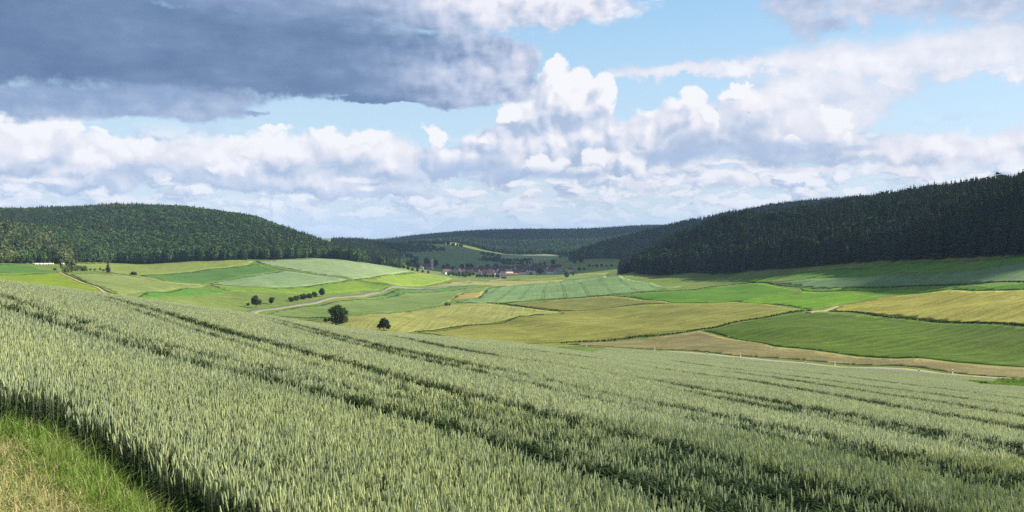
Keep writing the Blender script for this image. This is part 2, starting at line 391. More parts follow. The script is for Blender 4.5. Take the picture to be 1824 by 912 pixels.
def height(x, y):
    """ground height at plan position(s)"""
    x = np.asarray(x, dtype=np.float64); y = np.asarray(y, dtype=np.float64)
    shp = x.shape; x = x.ravel(); y = y.ravel()
    r = np.maximum(np.hypot(x, y), 1e-3)
    a = np.arctan2(x, y)
    aa = np.abs(a)
    back = np.clip((aa - 1.4) / (math.pi - 1.4), 0, 1)
    a2 = np.sign(a) * np.where(aa < A_LIM - 0.1, aa, np.minimum(A_LIM, A_LIM - 0.1 + 0.1 * (1 - np.exp(-(aa - A_LIM + 0.1) / 0.1)))) * (1 - back * back * (3 - 2 * back))
    rc = np.clip(r, 3.2, 14000)
    b = np.log(rc)
    q = np.empty_like(r)
    n = len(_X)
    for i in range(0, len(r), 20000):
        sl = slice(i, i + 20000)
        d2 = (a2[sl, None] * KA - _X[None, :, 0]) ** 2 + (b[sl, None] - _X[None, :, 1]) ** 2
        q[sl] = _phi(d2) @ _W[:n] + _W[n] + _W[n + 1] * a2[sl] * KA + _W[n + 2] * b[sl]
    z = q * rc
    uw = np.clip((r - 130) / 150, 0, 1) * np.clip((3000 - r) / 1500, 0, 1)
    z = z + uw * (1 + 0.9 * np.exp(-((r - 420) / 170) ** 2)) * (0.55 * np.sin(x * .071 + 1.2 * np.sin(y * .019)) * np.sin(y * .043 + .5) + 0.40 * np.sin(x * .031 - y * .052 + 1.7) + 0.22 * np.sin(x * .13 + y * .083))
    # close to the camera: one plain slope
    plane = -2.42 - 0.085 * x - 0.035 * y
    w = np.clip((r - 3.5) / 4.0, 0, 1); w = w * w * (3 - 2 * w)
    z = plane * (1 - w) + z * w
    return z.reshape(shp)


_YS = np.exp(np.linspace(math.log(3.0), math.log(9000.0), 1500))


def ground_at(u, v, ymin=150.0, lift=0.0):
    """plan point where the sight line of photo pixel (u, v) meets the ground beyond ymin"""
    a = (u - CX) / FOC; sl = -(v - V0) / FOC
    ys = _YS[_YS >= ymin]
    zz = height(a * ys, ys) + lift - sl * ys
    k = np.nonzero((zz[1:] >= 0) & (zz[:-1] < 0))[0]
    if zz[0] >= 0: y = ys[0]
    elif len(k) == 0: y = ys[int(np.argmax(zz / ys))]
    else:
        i = k[0]; f = -zz[i] / (zz[i + 1] - zz[i]); y = ys[i] + f * (ys[i + 1] - ys[i])
    return (a * y, y)


def on_ground(u, y):
    """point in column u at distance y"""
    x = (u - CX) / FOC * y
    return Vector((x, y, float(height(x, y))))


def in_poly(px, py, poly):
    inside = np.zeros(px.shape, bool); n = len(poly)
    for i in range(n):
        x1, y1 = poly[i]; x2, y2 = poly[(i + 1) % n]
        if y1 == y2: continue
        c = ((y1 > py) != (y2 > py)) & (px < (x2 - x1) * (py - y1) / (y2 - y1) + x1)
        inside ^= c
    return inside


def smooth_poly(pts, closed=True, n=5):
    """Catmull-Rom through the points"""
    P = [np.array(p, float) for p in pts]; out = []; N = len(P)
    rng_ = range(N) if closed else range(N - 1)
    for i in rng_:
        p0 = P[(i - 1) % N] if closed or i > 0 else P[0]; p1 = P[i]; p2 = P[(i + 1) % N]
        p3 = P[(i + 2) % N] if closed or i + 2 < N else P[-1]
        for k in range(n):
            t = k / n
            out.append(0.5 * ((2 * p1) + (-p0 + p2) * t + (2 * p0 - 5 * p1 + 4 * p2 - p3) * t * t + (-p0 + 3 * p1 - 3 * p2 + p3) * t ** 3))
    if not closed: out.append(P[-1])
    return [tuple(p) for p in out]


# near border of the wheat, as plan points, and the raised grassy bank outside it
EDGE = [ground_at(u, v, 3.0, WHEAT_H) for (u, v) in [(-260, 560), (-100, 632), (0, 676), (60, 692), (120, 715), (179, 741), (268, 795), (373, 846), (477, 895), (600, 955), (800, 1060), (1000, 1180)]]
EDGE = smooth_poly([(-40.0, 38.0), (-17.0, 18.3)] + EDGE, False, 6)
EPOLY = EDGE + [(60, 3), (400, 3), (400, 420), (-400, 420), (-120, 60)]


def seg_dist(x, y, S):
    out = np.full(len(x), 1e9)
    for i in range(0, len(x), 3000):
        P = np.stack([x[i:i + 3000], y[i:i + 3000]], 1)[:, None, :]; a = S[None, :, 0]; d = S[None, :, 1] - a
        t = np.clip(((P - a) * d).sum(-1) / ((d * d).sum(-1) + 1e-9), 0, 1)
        out[i:i + 3000] = np.sqrt((((P - a - d * t[..., None])) ** 2).sum(-1)).min(1)
    return out


ES = np.stack([np.array(EDGE)[:-1], np.array(EDGE)[1:]], 1)
height_plain = height


def height(x, y):
    z = np.array(height_plain(x, y), dtype=float)
    x = np.asarray(x, float); y = np.asarray(y, float)
    fx, fy, fz = np.atleast_1d(x).ravel(), np.atleast_1d(y).ravel(), np.atleast_1d(z).ravel()
    k = np.nonzero((np.hypot(fx, fy) < 22) & (fy > 1.5))[0]
    if len(k):
        o = k[~in_poly(fx[k], fy[k], EPOLY)]
        if len(o):
            d = seg_dist(fx[o], fy[o], ES); s = np.clip((d - .02) / .55, 0, 1)
            fz[o] += .36 * s * s * (3 - 2 * s) * np.clip((22 - np.hypot(fx[o], fy[o])) / 8, 0, 1) * np.clip(2.2 - d / 2.5, 0, 1)
    return fz.reshape(z.shape)


def gz(x, y): return float(height(np.array([x]), np.array([y]))[0])


def polar_steps():
    th = np.radians(np.concatenate([np.arange(-180, -52, 4.0), np.arange(-52, -40, 1.0), np.arange(-40, 40.01, 0.33), np.arange(41, 52, 1.0), np.arange(52, 180, 4.0)]))
    rr = np.exp(np.arange(math.log(0.6), math.log(14000), 0.0165))
    return th, rr


def build_ground(mat):
    th, rr = polar_steps()
    TH, RR = np.meshgrid(th, rr)
    x = RR * np.sin(TH); y = RR * np.cos(TH)
    z = height(x, y)
    nr, nt = TH.shape
    V = np.stack([x, y, z], -1).reshape(-1, 3)
    V = np.concatenate([V, [[0, 0, float(height(0.01, 0.01))]]])
    i = np.arange(nr - 1)[:, None] * nt; j = np.arange(nt)[None, :]; j2 = (j + 1) % nt
    F = np.stack([i + j, i + j2, i + nt + j2, i + nt + j], -1).reshape(-1, 4)
    c = len(V) - 1
    F = np.concatenate([F, np.stack([np.full(nt, c), (np.arange(nt) + 1) % nt, np.arange(nt), np.arange(nt)], -1)])[:len(F)]
    me = np_mesh('ground', V, F, [mat], smooth=True)
    o = bpy.data.objects.new('ground', me); COL.objects.link(o)
    tag(o, 'green rolling farmland ground running from the wheat slope to the far hills', 'ground', kind='structure')
    return o


def to_ab(p): return (math.atan2(p[0], p[1]) * 1.0, math.log(math.hypot(p[0], p[1])) * 0.35)
def from_ab(a, b):
    r = np.exp(np.asarray(b) / 0.35); return np.sin(a) * r, np.cos(a) * r


def drape(name, outline, mat, h, skirt=None, da=0.006, db=0.0065, label=None, cat='field', wob=0.0):
    """a crop sheet h metres above the ground inside a plan outline, with a skirt down to the ground"""
    ab = [to_ab(p) for p in outline]
    # densify outline
    dense = []
    for i in range(len(ab)):
        p, q = ab[i], ab[(i + 1) % len(ab)]
        n = max(1, int(max(abs(q[0] - p[0]) / da, abs(q[1] - p[1]) / db)))
        for k in range(n): dense.append((p[0] + (q[0] - p[0]) * k / n, p[1] + (q[1] - p[1]) * k / n))
    arr = np.array(dense)
    if wob:
        arr = arr + np.random.default_rng(len(arr)).normal(0, wob, arr.shape) * 0.0006
    ga, gb = np.meshgrid(np.arange(arr[:, 0].min(), arr[:, 0].max(), da), np.arange(arr[:, 1].min(), arr[:, 1].max(), db))
    ga = ga.ravel(); gb = gb.ravel()
    k = in_poly(ga, gb, arr)
    ga, gb = ga[k], gb[k]
    # keep grid points off the outline
    keep = np.ones(len(ga), bool)
    for i in range(0, len(ga), 4000):
        d = ((ga[i:i + 4000, None] - arr[None, :, 0]) / da) ** 2 + ((gb[i:i + 4000, None] - arr[None, :, 1]) / db) ** 2
        keep[i:i + 4000] = d.min(1) > 0.12
    ga, gb = ga[keep], gb[keep]
    nb = len(arr)
    pts = [Vector((p[0], p[1])) for p in arr] + [Vector((p, q)) for p, q in zip(ga, gb)]
    vo, _, fo, _, _, _ = delaunay_2d_cdt(pts, [], [list(range(nb))], 1, 1e-9)
    va = np.array([v.x for v in vo]); vb = np.array([v.y for v in vo])
    x, y = from_ab(va, vb)
    z = height(x, y) + h
    V = [(x[i], y[i], z[i]) for i in range(len(x))]
    # CDT works in (bearing, log distance): orient upwards
    faces = []
    for f in fo:
        p = [V[i] for i in f[:3]]
        cr = (p[1][0] - p[0][0]) * (p[2][1] - p[0][1]) - (p[1][1] - p[0][1]) * (p[2][0] - p[0][0])
        faces.append(tuple(f) if cr > 0 else tuple(reversed(f)))
    # skirt along boundary edges
    cnt = {}
    for f in faces:
        for i in range(len(f)):
            e = (f[i], f[(i + 1) % len(f)]); cnt[e] = cnt.get(e, 0) + 1
    low = {}
    for (p, q) in list(cnt):
        if (q, p) not in cnt:
            for w in (p, q):
                if w not in low:
                    low[w] = len(V); V.append((V[w][0], V[w][1], V[w][2] - h - 0.4))
            faces.append((q, p, low[p], low[q]))
    o = mesh_obj(name, V, faces, mat, smooth=False)
    top = [len(set(f) & set(low.values())) == 0 for f in faces]
    o.data.polygons.foreach_set('use_smooth', top)
    tag(o, label, cat, kind='structure')
    return o


def pix_poly(pts, ymin=150.0, lift=0.0, smooth=0):
    ext = []                                            # carry fields that leave the frame on beyond it
    for i, (u, v) in enumerate(pts):
        lim = 2350.0 if u >= 1890 else (-420.0 if u <= -50 else None)
        if lim is not None:
            q = [p for p in (pts[i - 1], pts[(i + 1) % len(pts)]) if -50 < p[0] < 1890]
            if q: v = v + (v - q[0][1]) / (u - q[0][0]) * (lim - u) * .85
            else: q = None
            u = lim
        ext.append((u, v))
    out = [ground_at(u, v, ymin, lift) for (u, v) in ext]
    return smooth_poly(out, True, smooth) if smooth else out


def ribbon(name, line, width, mat, h, label=None, cat='road', kind='structure', step=3.0, edge_h=None):
    """a strip of given width following a plan polyline over the ground"""
    P = [np.array(p, float) for p in line]
    pts = [P[0]]
    for a, b in zip(P[:-1], P[1:]):
        n = max(1, int(np.linalg.norm(b - a) / step))
        for k in range(1, n + 1): pts.append(a + (b - a) * k / n)
    pts = np.array(pts)
    tan = np.gradient(pts, axis=0); tan /= np.linalg.norm(tan, axis=1)[:, None] + 1e-9
    nor = np.stack([-tan[:, 1], tan[:, 0]], 1)
    offs = np.linspace(-0.5, 0.5, 5) * width
    V = []; F = []
    for o in offs:
        q = pts + nor * o
        zz = height(q[:, 0], q[:, 1]) + h
        V.append(np.column_stack([q, zz]))
    lo = [V[0] - np.array([0, 0, h + 0.3]), V[-1] - np.array([0, 0, h + 0.3])]
    rows = [lo[0]] + V + [lo[1]]
    n = len(pts); A = np.concatenate(rows)
    for r in range(len(rows) - 1):
        for i in range(n - 1):
            F.append((r * n + i + 1, r * n + i, (r + 1) * n + i, (r + 1) * n + i + 1))
    o = mesh_obj(name, A, F, mat, smooth=True)
    tag(o, label, cat, kind=kind)
    return o
# ------------------------------------------------------------------ materials
def new_mat(name):
    m = bpy.data.materials.new(name); m.use_nodes = True
    m.node_tree.nodes.clear(); g = G(m.node_tree)
    out = g.n.new('ShaderNodeOutputMaterial')
    return m, g, out


def principled(g, out, color, rough=0.8, spec=0.2, normal=None, **kw):
    p = g.n.new('ShaderNodeBsdfPrincipled')
    g.put(p.inputs['Base Color'], color); g.put(p.inputs['Roughness'], rough)
    g.put(p.inputs['Specular IOR Level'], spec)
    for k, v in kw.items(): g.put(p.inputs[k], v)
    if normal is not None: g.put(p.inputs['Normal'], normal)
    g.l.new(p.outputs[0], out.inputs[0])
    return p


def plain(name, rgb, rough=0.7, spec=0.3, var=0.12, scale=3.0, metallic=0.0):
    m, g, out = new_mat(name)
    tc = g.n.new('ShaderNodeTexCoord')
    n = g.noise(tc.outputs['Object'], scale, 4, 0.6, dim='3D')
    c1 = tuple(c * (1 - var) for c in rgb[:3]) + (1,); c2 = tuple(min(1, c * (1 + var)) for c in rgb[:3]) + (1,)
    principled(g, out, g.mix(n, c1, c2), rough, spec, Metallic=metallic)
    return m


KALB = 0.59


def alb(r, gg, b, k=KALB):
    """base colour of a crop from its sunlit appearance"""
    c = lin(r, gg, b); return (c[0] * k, c[1] * k, c[2] * k * 0.93, 1)


def crop_mat(name, ca, cb, row_deg=None, row_m=0.0, row_amt=0.0, row_w=0.12, patch=28.0, fine=1.1, bump=0.5, streak=0.5, cc=None):
    """crop seen from afar: two tones in soft patches, fine tussocks, drill and tractor lines along row_deg"""
    m, g, out = new_mat(name)
    geo = g.n.new('ShaderNodeNewGeometry'); P = geo.outputs['Position']
    a = math.radians(row_deg or 0.0); ca_, sa = math.cos(a), math.sin(a)
    along = g.vm('DOT_PRODUCT', P, (ca_, sa, 0)); across = g.vm('DOT_PRODUCT', P, (-sa, ca_, 0))
    Rv = g.xyz(along, across)
    big = g.noise(P, 1.0 / patch, 5, 0.55, dim='2D')
    st = g.noise(g.xyz(g.m('MULTIPLY', along, 0.02), across), 0.55, 5, 0.65)
    fi = g.noise(P, 1.0 / fine, 4, 0.7, dim='3D')
    f = g.m('ADD', g.m('MULTIPLY', big, 1.0 - streak), g.m('MULTIPLY', st, streak))
    f = g.ss(f, 0.38, 0.62)
    col = g.mix(f, ca, cb)
    if cc is not None:
        b2 = g.noise(g.vm('ADD', P, (131, 57, 0)), 1.0 / (patch * 1.7), 6, 0.62, dim='2D')
        col = g.mix(g.m('MULTIPLY', g.ss(b2, 0.52, 0.68), 0.8), col, cc)
    mott = g.noise(g.vm('ADD', P, (17, 91, 0)), 0.085, 6, 0.68, dim='2D')
    tone = g.m('ADD', g.m('MULTIPLY', g.ss(mott, .3, .7), .34), g.m('MULTIPLY', g.ss(st, .3, .7), .22))
    col = g.vm('SCALE', col, scale=g.m('ADD', tone, .75))
    col = g.mix(g.ss(fi, 0.25, 0.75, 0.75, 0.0), col, (col_dark(ca, .5)))
    if row_amt and row_m:
        wob = g.m('MULTIPLY', g.noise(P, 0.02, 3, 0.5, dim='2D'), 1.5)
        w = g.m('FRACT', g.m('ADD', g.m('DIVIDE', across, row_m), g.m('MULTIPLY', wob, 0.05)))
        d1 = g.m('ABSOLUTE', g.m('SUBTRACT', w, 0.5)); d2 = g.m('ABSOLUTE', g.m('SUBTRACT', g.m('ABSOLUTE', g.m('SUBTRACT', w, 0.5)), row_w))
        ln = g.ss(g.m('MULTIPLY', d2, row_m), 0.45, 0.95, 1, 0)
        brk = g.ss(g.noise(P, 0.11, 3, 0.6, dim='2D'), 0.38, 0.56)
        col = g.mix(g.m('MULTIPLY', g.m('MULTIPLY', ln, brk), row_amt), col, col_dark(ca, 0.45))
    bm = g.n.new('ShaderNodeBump'); bm.inputs['Strength'].default_value = bump; bm.inputs['Distance'].default_value = 0.5
    g.put(bm.inputs['Height'], g.m('ADD', fi, g.m('MULTIPLY', st, 0.6)))
    principled(g, out, col, 0.9, 0.08, bm.outputs[0])
    return m


def col_dark(c, k=0.55): return (c[0] * k, c[1] * k, c[2] * k * 0.95, 1)


M = {}
M['meadow'] = crop_mat('meadow', alb(126, 148, 72), alb(152, 166, 88), 25, patch=60, cc=alb(116, 150, 62), streak=0.35)
ground = build_ground(M['meadow'])

FIELD = []


def fld(name, label, pts, ca, cb, h=0.3, ymin=150.0, smooth=0, **kw):
    m = crop_mat(name, alb(*ca), alb(*cb), cc=alb(*kw.pop('cc')) if 'cc' in kw else None, **kw)
    o = drape(name, pix_poly(pts, ymin, 0.0, smooth), m, 0.06 + h * 0.10, label=label)
    FIELD.append(o)
    return o


# ---- left hand side of the valley
fld('green_field', 'deep green field below the wood at the far end of the wheat crest', [(-60, 474), (0, 471), (25, 470), (60, 475), (104, 485), (50, 487), (-60, 491)], (100, 144, 64), (110, 152, 68), h=0.34, ymin=400, patch=90)
fld('young_maize_field', 'bright yellow-green field beside the sandy path behind the wheat crest', [(-60, 492), (0, 490), (50, 488), (103, 486.5), (120, 493), (150, 505), (180, 517), (205, 526), (218, 532), (180, 536), (90, 532), (0, 520), (-60, 515)], (140, 166, 46), (150, 172, 60), h=0.4, ymin=300, patch=70)
fld('upper_meadow', 'pale meadow under the wooded hill with mown yellowish bands', [(106, 470), (200, 468.5), (320, 467), (425, 463), (452, 465), (440, 472), (380, 478), (300, 487), (245, 489), (205, 486), (150, 482), (110, 480)], (146, 166, 82), (164, 172, 96), h=0.15, ymin=400, row_deg=10, streak=0.8, patch=50)
fld('clover_field', 'strong green field between the mown meadow and the pale barley', [(248, 490.5), (300, 488), (380, 479), (440, 473), (456, 470), (500, 481), (455, 489), (400, 499), (368, 505), (330, 504), (290, 500)], (96, 138, 66), (112, 150, 74), h=0.3, ymin=400, patch=60)
fld('barley_field', 'silvery green barley field running up to the wooded hill', [(456, 465), (520, 462), (580, 461), (640, 468), (690, 474), (735, 483.5), (700, 489), (660, 494), (626, 497), (580, 490), (520, 480), (470, 470)], (160, 184, 128), (172, 190, 140), h=0.7, ymin=400, row_deg=70, row_m=16, row_amt=0.0, patch=80)
fld('lower_barley_field', 'blue-green barley field below the dark field track', [(503, 482.5), (560, 490), (618, 497.5), (590, 503), (540, 510), (480, 512), (420, 510), (372, 506), (404, 500), (458, 490)], (144, 172, 118), (160, 182, 132), h=0.7, ymin=400, row_deg=70, patch=80)
fld('rapeseed_field', 'vivid yellow-green field in front of the village church', [(630, 497.5), (664, 494.5), (705, 489), (738, 485), (770, 489), (806, 496), (790, 502), (752, 509), (716, 510), (694, 506.5)], (150, 180, 66), (162, 186, 84), h=0.5, ymin=400, patch=70)
fld('lime_field', 'lime green field above the roadside hedge', [(374, 507), (420, 511), (480, 513), (540, 511), (590, 504), (622, 498.5), (690, 507.5), (712, 511), (660, 517), (610, 521), (560, 523), (470, 520), (405, 519)], (134, 166, 58), (146, 174, 70), h=0.4, ymin=400, patch=60, cc=(120, 160, 56))
fld('beet_field', 'darker green lens-shaped field in the pale valley meadow', [(215, 529), (260, 521), (330, 513.5), (372, 514), (412, 520), (370, 524), (310, 529), (250, 534), (220, 533)], (104, 150, 60), (116, 160, 66), h=0.3, ymin=400, patch=40)
fld('dull_meadow', 'greyish green meadow right beside the sandy path', [(125, 489), (160, 486.5), (205, 488), (250, 493), (300, 504), (352, 506), (368, 508), (330, 512), (250, 520), (214, 526), (160, 506)], (146, 164, 92), (160, 172, 100), h=0.12, ymin=300, row_deg=5, streak=0.7, patch=40, cc=(132, 150, 90))
# ---- valley floor
fld('potato_field', 'narrow bluish green field along the far side of the road', [(652, 530), (690, 523), (735, 514.5), (790, 510.5), (848, 508.5), (866, 508), (820, 513), (770, 517), (716, 524), (676, 530)], (98, 144, 76), (108, 150, 82), h=0.4, ymin=400, patch=60)
fld('pasture', 'mid-green pasture between the road bend and the ripening wheat', [(470, 562), (505, 552), (560, 545), (650, 533), (700, 527), (760, 520), (806, 517), (848, 512), (872, 511), (862, 517), (824, 521), (804, 534), (790, 541), (738, 551), (690, 557), (620, 561), (560, 570), (500, 572)], (132, 160, 86), (146, 168, 94), h=0.2, ymin=400, row_deg=120, streak=0.5, patch=45, cc=(150, 164, 92))
fld('ripening_wheat', 'pale yellow ripening wheat field behind the two dark trees', [(560, 575), (622, 563), (690, 558.5), (740, 553), (795, 543.5), (866, 541), (900, 545), (960, 551.5), (998, 556), (970, 559.5), (900, 570), (830, 578.5), (742, 589.5), (700, 600), (600, 597)], (168, 172, 92), (182, 182, 108), h=0.75, ymin=300, row_deg=88, row_m=14, row_amt=0.32, patch=45, streak=0.6)
fld('small_golden_plot', 'small golden grain plot with tractor lines below the village', [(803, 533.5), (812, 527), (826, 522.5), (862, 518), (858, 524), (850, 529.5), (830, 532)], (200, 184, 104), (192, 176, 96), h=0.7, ymin=500, row_deg=60, row_m=12, row_amt=0.5, patch=30)
fld('stubble_strip', 'straw-coloured mown strip in front of the village orchard', [(756, 509.5), (795, 505), (830, 500), (890, 500.5), (960, 500), (1010, 500), (940, 505.5), (880, 509.5), (842, 507.5), (795, 509.5)], (190, 186, 116), (176, 176, 104), h=0.1, ymin=500, row_deg=10, streak=0.7, patch=40)
fld('oat_field', 'light blue-green grain field with paired tractor lines beside the forest shadow', [(864, 520), (868, 514.5), (920, 509), (985, 503), (1030, 497), (1078, 490.5), (1110, 494.5), (1160, 504), (1215, 511), (1190, 515), (1140, 520), (1082, 525.5), (1000, 531), (935, 535), (884, 538.5), (850, 540), (812, 539), (830, 533.5), (853, 530.5)], (140, 174, 112), (150, 178, 116), h=0.7, ymin=450, row_deg=87, row_m=21, row_amt=1.0, row_w=0.055, patch=70, cc=(132, 166, 96))
fld('grass_ley', 'yellowish green grass ley reaching the houses at the end of the village', [(905, 499), (960, 495), (1000, 491), (1050, 487), (1085, 485.5), (1074, 489.5), (1028, 496), (980, 499.5)], (150, 170, 84), (164, 176, 92), h=0.1, ymin=600, patch=40)
# ---- right hand side
fld('olive_grain_field', 'broad olive-gold grain field waving across the middle of the valley', [(744, 592), (830, 581), (900, 572), (972, 561), (1004, 556), (1100, 548), (1170, 542), (1240, 540.5), (1300, 538), (1350, 541), (1428, 552.5), (1380, 561), (1300, 576), (1238, 587), (1160, 597), (1080, 604), (1000, 610), (930, 612), (880, 612), (800, 606)], (156, 158, 76), (170, 171, 88), h=0.8, ymin=280, row_deg=17, row_m=9, row_amt=0.5, patch=40, streak=0.65, cc=(138, 144, 68))
fld('upper_olive_field', 'olive field above the dark ditch, wedge shaped', [(908, 543), (980, 535), (1084, 528), (1124, 531), (1160, 536), (1200, 541), (1165, 541.5), (1100, 547), (1010, 554), (960, 549)], (146, 150, 78), (156, 154, 80), h=0.7, ymin=400, row_deg=14, row_m=8, row_amt=0.45, patch=40, streak=0.6)
fld('bright_clover_field', 'glowing green curved field above the olive grain', [(1092, 527.5), (1150, 522), (1200, 519), (1270, 512), (1338, 505), (1380, 510), (1424, 517), (1380, 526), (1330, 536), (1240, 540), (1196, 539), (1130, 530.5)], (102, 150, 46), (120, 164, 54), h=0.35, ymin=350, patch=70)
fld('leaf_green_field', 'fresh yellow-green field between the golden wheat and the clover', [(1308, 536.5), (1370, 529), (1430, 519.5), (1480, 521), (1560, 522), (1610, 515.5), (1700, 511), (1684, 516.5), (1620, 523.5), (1556, 531), (1506, 540), (1476, 547), (1440, 551.5), (1370, 542)], (122, 172, 42), (134, 176, 52), h=0.35, ymin=280, row_deg=12, row_m=9, row_amt=.35, patch=36, cc=(108, 154, 48))
fld('pale_barley_field', 'greyish blue-green barley sweeping below the dark forest', [(1384, 505), (1450, 497), (1520, 494), (1560, 492), (1640, 488), (1740, 482), (1900, 472), (1900, 500), (1824, 501.5), (1740, 504), (1640, 507.5), (1540, 511.5), (1470, 513.5), (1424, 509.5)], (118, 152, 100), (132, 162, 112), h=0.7, ymin=300, row_deg=30, patch=60, streak=0.6)
fld('forest_edge_meadow', 'green meadow lit along the foot of the dark forest', [(1250, 503.5), (1330, 497), (1420, 486), (1500, 478), (1580, 473), (1660, 466), (1760, 462), (1900, 455), (1900, 471), (1740, 480.5), (1640, 486.5), (1520, 492.5), (1450, 495.5), (1382, 503.5), (1330, 502)], (104, 154, 52), (124, 162, 66), h=0.12, ymin=300, patch=35, cc=(140, 150, 84))
fld('golden_wheat_field', 'golden ripening wheat field at the side of the valley slope', [(1484, 552), (1510, 541.5), (1560, 532), (1625, 524.5), (1690, 517.5), (1730, 520), (1790, 519), (1900, 516), (1900, 588), (1824, 579), (1740, 574), (1640, 568.5), (1560, 560)], (182, 178, 80), (196, 190, 94), h=0.8, ymin=230, row_deg=22, row_m=9, row_amt=0.5, patch=35, cc=(166, 158, 66))
fld('green_wedge_field', 'dark green wedge between the golden wheat and the pale barley', [(1694, 516.5), (1712, 511.5), (1760, 508.5), (1824, 504), (1900, 501.5), (1900, 514), (1800, 517.5), (1740, 518.5)], (96, 144, 44), (104, 148, 52), h=0.35, ymin=250, patch=40)
fld('strip_between', 'thin green grass strip winding under the pale barley', [(1430, 518), (1424, 511.5), (1470, 515.5), (1540, 513.5), (1640, 509.5), (1756, 506.5), (1706, 510.5), (1610, 514), (1560, 520.5), (1480, 519.5)], (104, 150, 50), (114, 154, 58), h=0.2, ymin=280, patch=40)
fld('dark_green_field', 'large dark green root-crop field above the brown stubble', [(1252, 589.5), (1300, 580), (1380, 566), (1450, 557), (1480, 557.5), (1560, 564), (1640, 572), (1740, 578), (1824, 583), (1900, 591), (1900, 664), (1824, 654), (1700, 645), (1600, 638.5), (1490, 629), (1380, 617), (1310, 604)], (96, 126, 34), (116, 140, 44), h=0.4, ymin=190, row_deg=27, row_m=6, row_amt=0.5, patch=26, fine=0.9, streak=0.6, cc=(108, 126, 48))
fld('brown_stubble', 'brown harvested stubble strip between the road and the dark green field', [(1010, 613.5), (1090, 608), (1170, 600.5), (1244, 590.5), (1306, 605), (1378, 618.5), (1488, 630.5), (1600, 640), (1700, 647), (1824, 656), (1900, 666), (1900, 684), (1824, 675.5), (1682, 662), (1500, 649), (1300, 633), (1150, 622), (1060, 616.5)], (158, 148, 98), (178, 167, 114), h=0.08, ymin=150, row_deg=-60, row_m=5, row_amt=0.25, patch=16, fine=0.6, streak=0.45, cc=(142, 142, 86))
# ---- far behind the village
fld('far_pasture', 'pale grey-green hay field between the far woods', [(862, 449), (905, 446), (940, 447), (985, 451), (1006, 456), (980, 462), (920, 464), (886, 462)], (150, 168, 112), (166, 176, 120), h=0.3, ymin=1800, patch=150)
fld('far_rapeseed', 'tiny sunlit yellow field high between the far woods', [(772, 436), (790, 433), (812, 433.5), (815, 436.5), (796, 438.5)], (200, 205, 90), (210, 210, 110), h=0.5, ymin=2300, patch=150)
fld('hillside_pasture', 'shaded grassy hillside with scattered bushes behind the church', [(690, 470), (705, 452), (740, 441), (790, 441), (845, 450), (880, 464), (905, 470), (850, 478), (790, 480), (740, 478)], (112, 144, 82), (128, 152, 92), h=0.2, ymin=1650, patch=90)

# ------------------------------------------------------------------ road, tracks, hedgerows
def road_mat(name, ca, cb, scale=0.4):
    m, g, out = new_mat(name)
    geo = g.n.new('ShaderNodeNewGeometry'); P = geo.outputs['Position']
    n = g.noise(P, scale, 5, 0.65, dim='3D')
    principled(g, out, g.mix(g.ss(n, 0.3, 0.7), ca, cb), 0.85, 0.2)
    return m


M['asphalt'] = road_mat('asphalt', (0.14, 0.135, 0.12, 1), (0.20, 0.19, 0.17, 1))
M['gravel_path'] = road_mat('gravel_path', alb(168, 156, 112), alb(190, 178, 132))
M['verge'] = road_mat('verge', alb(140, 150, 84), alb(176, 172, 116), 0.25)
road_pts = [ground_at(u, v, ym) for (u, v, ym) in [(2350, 733, 90), (2000, 697, 120), (1824, 680.5, 130), (1560, 658.5, 150), (1300, 637.5, 190), (1150, 626.5, 230)]]
road_pts += [(22, 312), (3, 338), (-20, 349), (-43, 357), (-68, 376), (-92, 410), (-118, 453), (-146, 503), (-172, 552)]
road_far = [ground_at(u, v, 500) for (u, v) in [(450, 556), (490, 549.5), (530, 543), (570, 536), (620, 528), (680, 519), (740, 513.5), (800, 509)]]
road_line = smooth_poly(road_pts + road_far + [(-40, 1260), (-20, 1400), (-28, 1520), (-20, 1700)], False, 8)
ribbon('verge', road_line, 8.0, M['verge'], 0.10, 'pale dry grass verge along both sides of the valley road', 'verge')
ribbon('road', road_line, 4.8, M['asphalt'], 0.16, 'narrow pale asphalt road crossing the valley towards the village', 'road')
ribbon('path', smooth_poly([ground_at(u, v, 350) for (u, v) in [(104, 484.5), (112, 489), (128, 496), (150, 505.5), (180, 517), (205, 527), (232, 536)]], False, 5), 2.6, M['gravel_path'], 0.3, 'sandy farm path running down beside the yellow-green field', 'path')
ribbon('grass_track', smooth_poly([ground_at(u, v, 400) for (u, v) in [(170, 484), (205, 486.5), (232, 491), (262, 497), (300, 503.5), (355, 506.5)]], False, 5), 4.0, M['verge'], 0.45, 'pale grassy track below the lone dark bush', 'track')
ribbon('field_lane', smooth_poly([ground_at(u, v, 150) for (u, v) in [(1440, 557.5), (1456, 554.5), (1474, 552.5), (1490, 546)]], False, 4), 2.8, M['gravel_path'], 0.35, 'short pale earth lane where four fields meet', 'lane')
ribbon('church_lane', smooth_poly([ground_at(u, v, 1000) for (u, v) in [(700, 476), (724, 482), (760, 488.5), (800, 494.5)]], False, 4), 4.0, M['gravel_path'], 0.5, 'pale lane along the edge of the village below the church', 'lane')
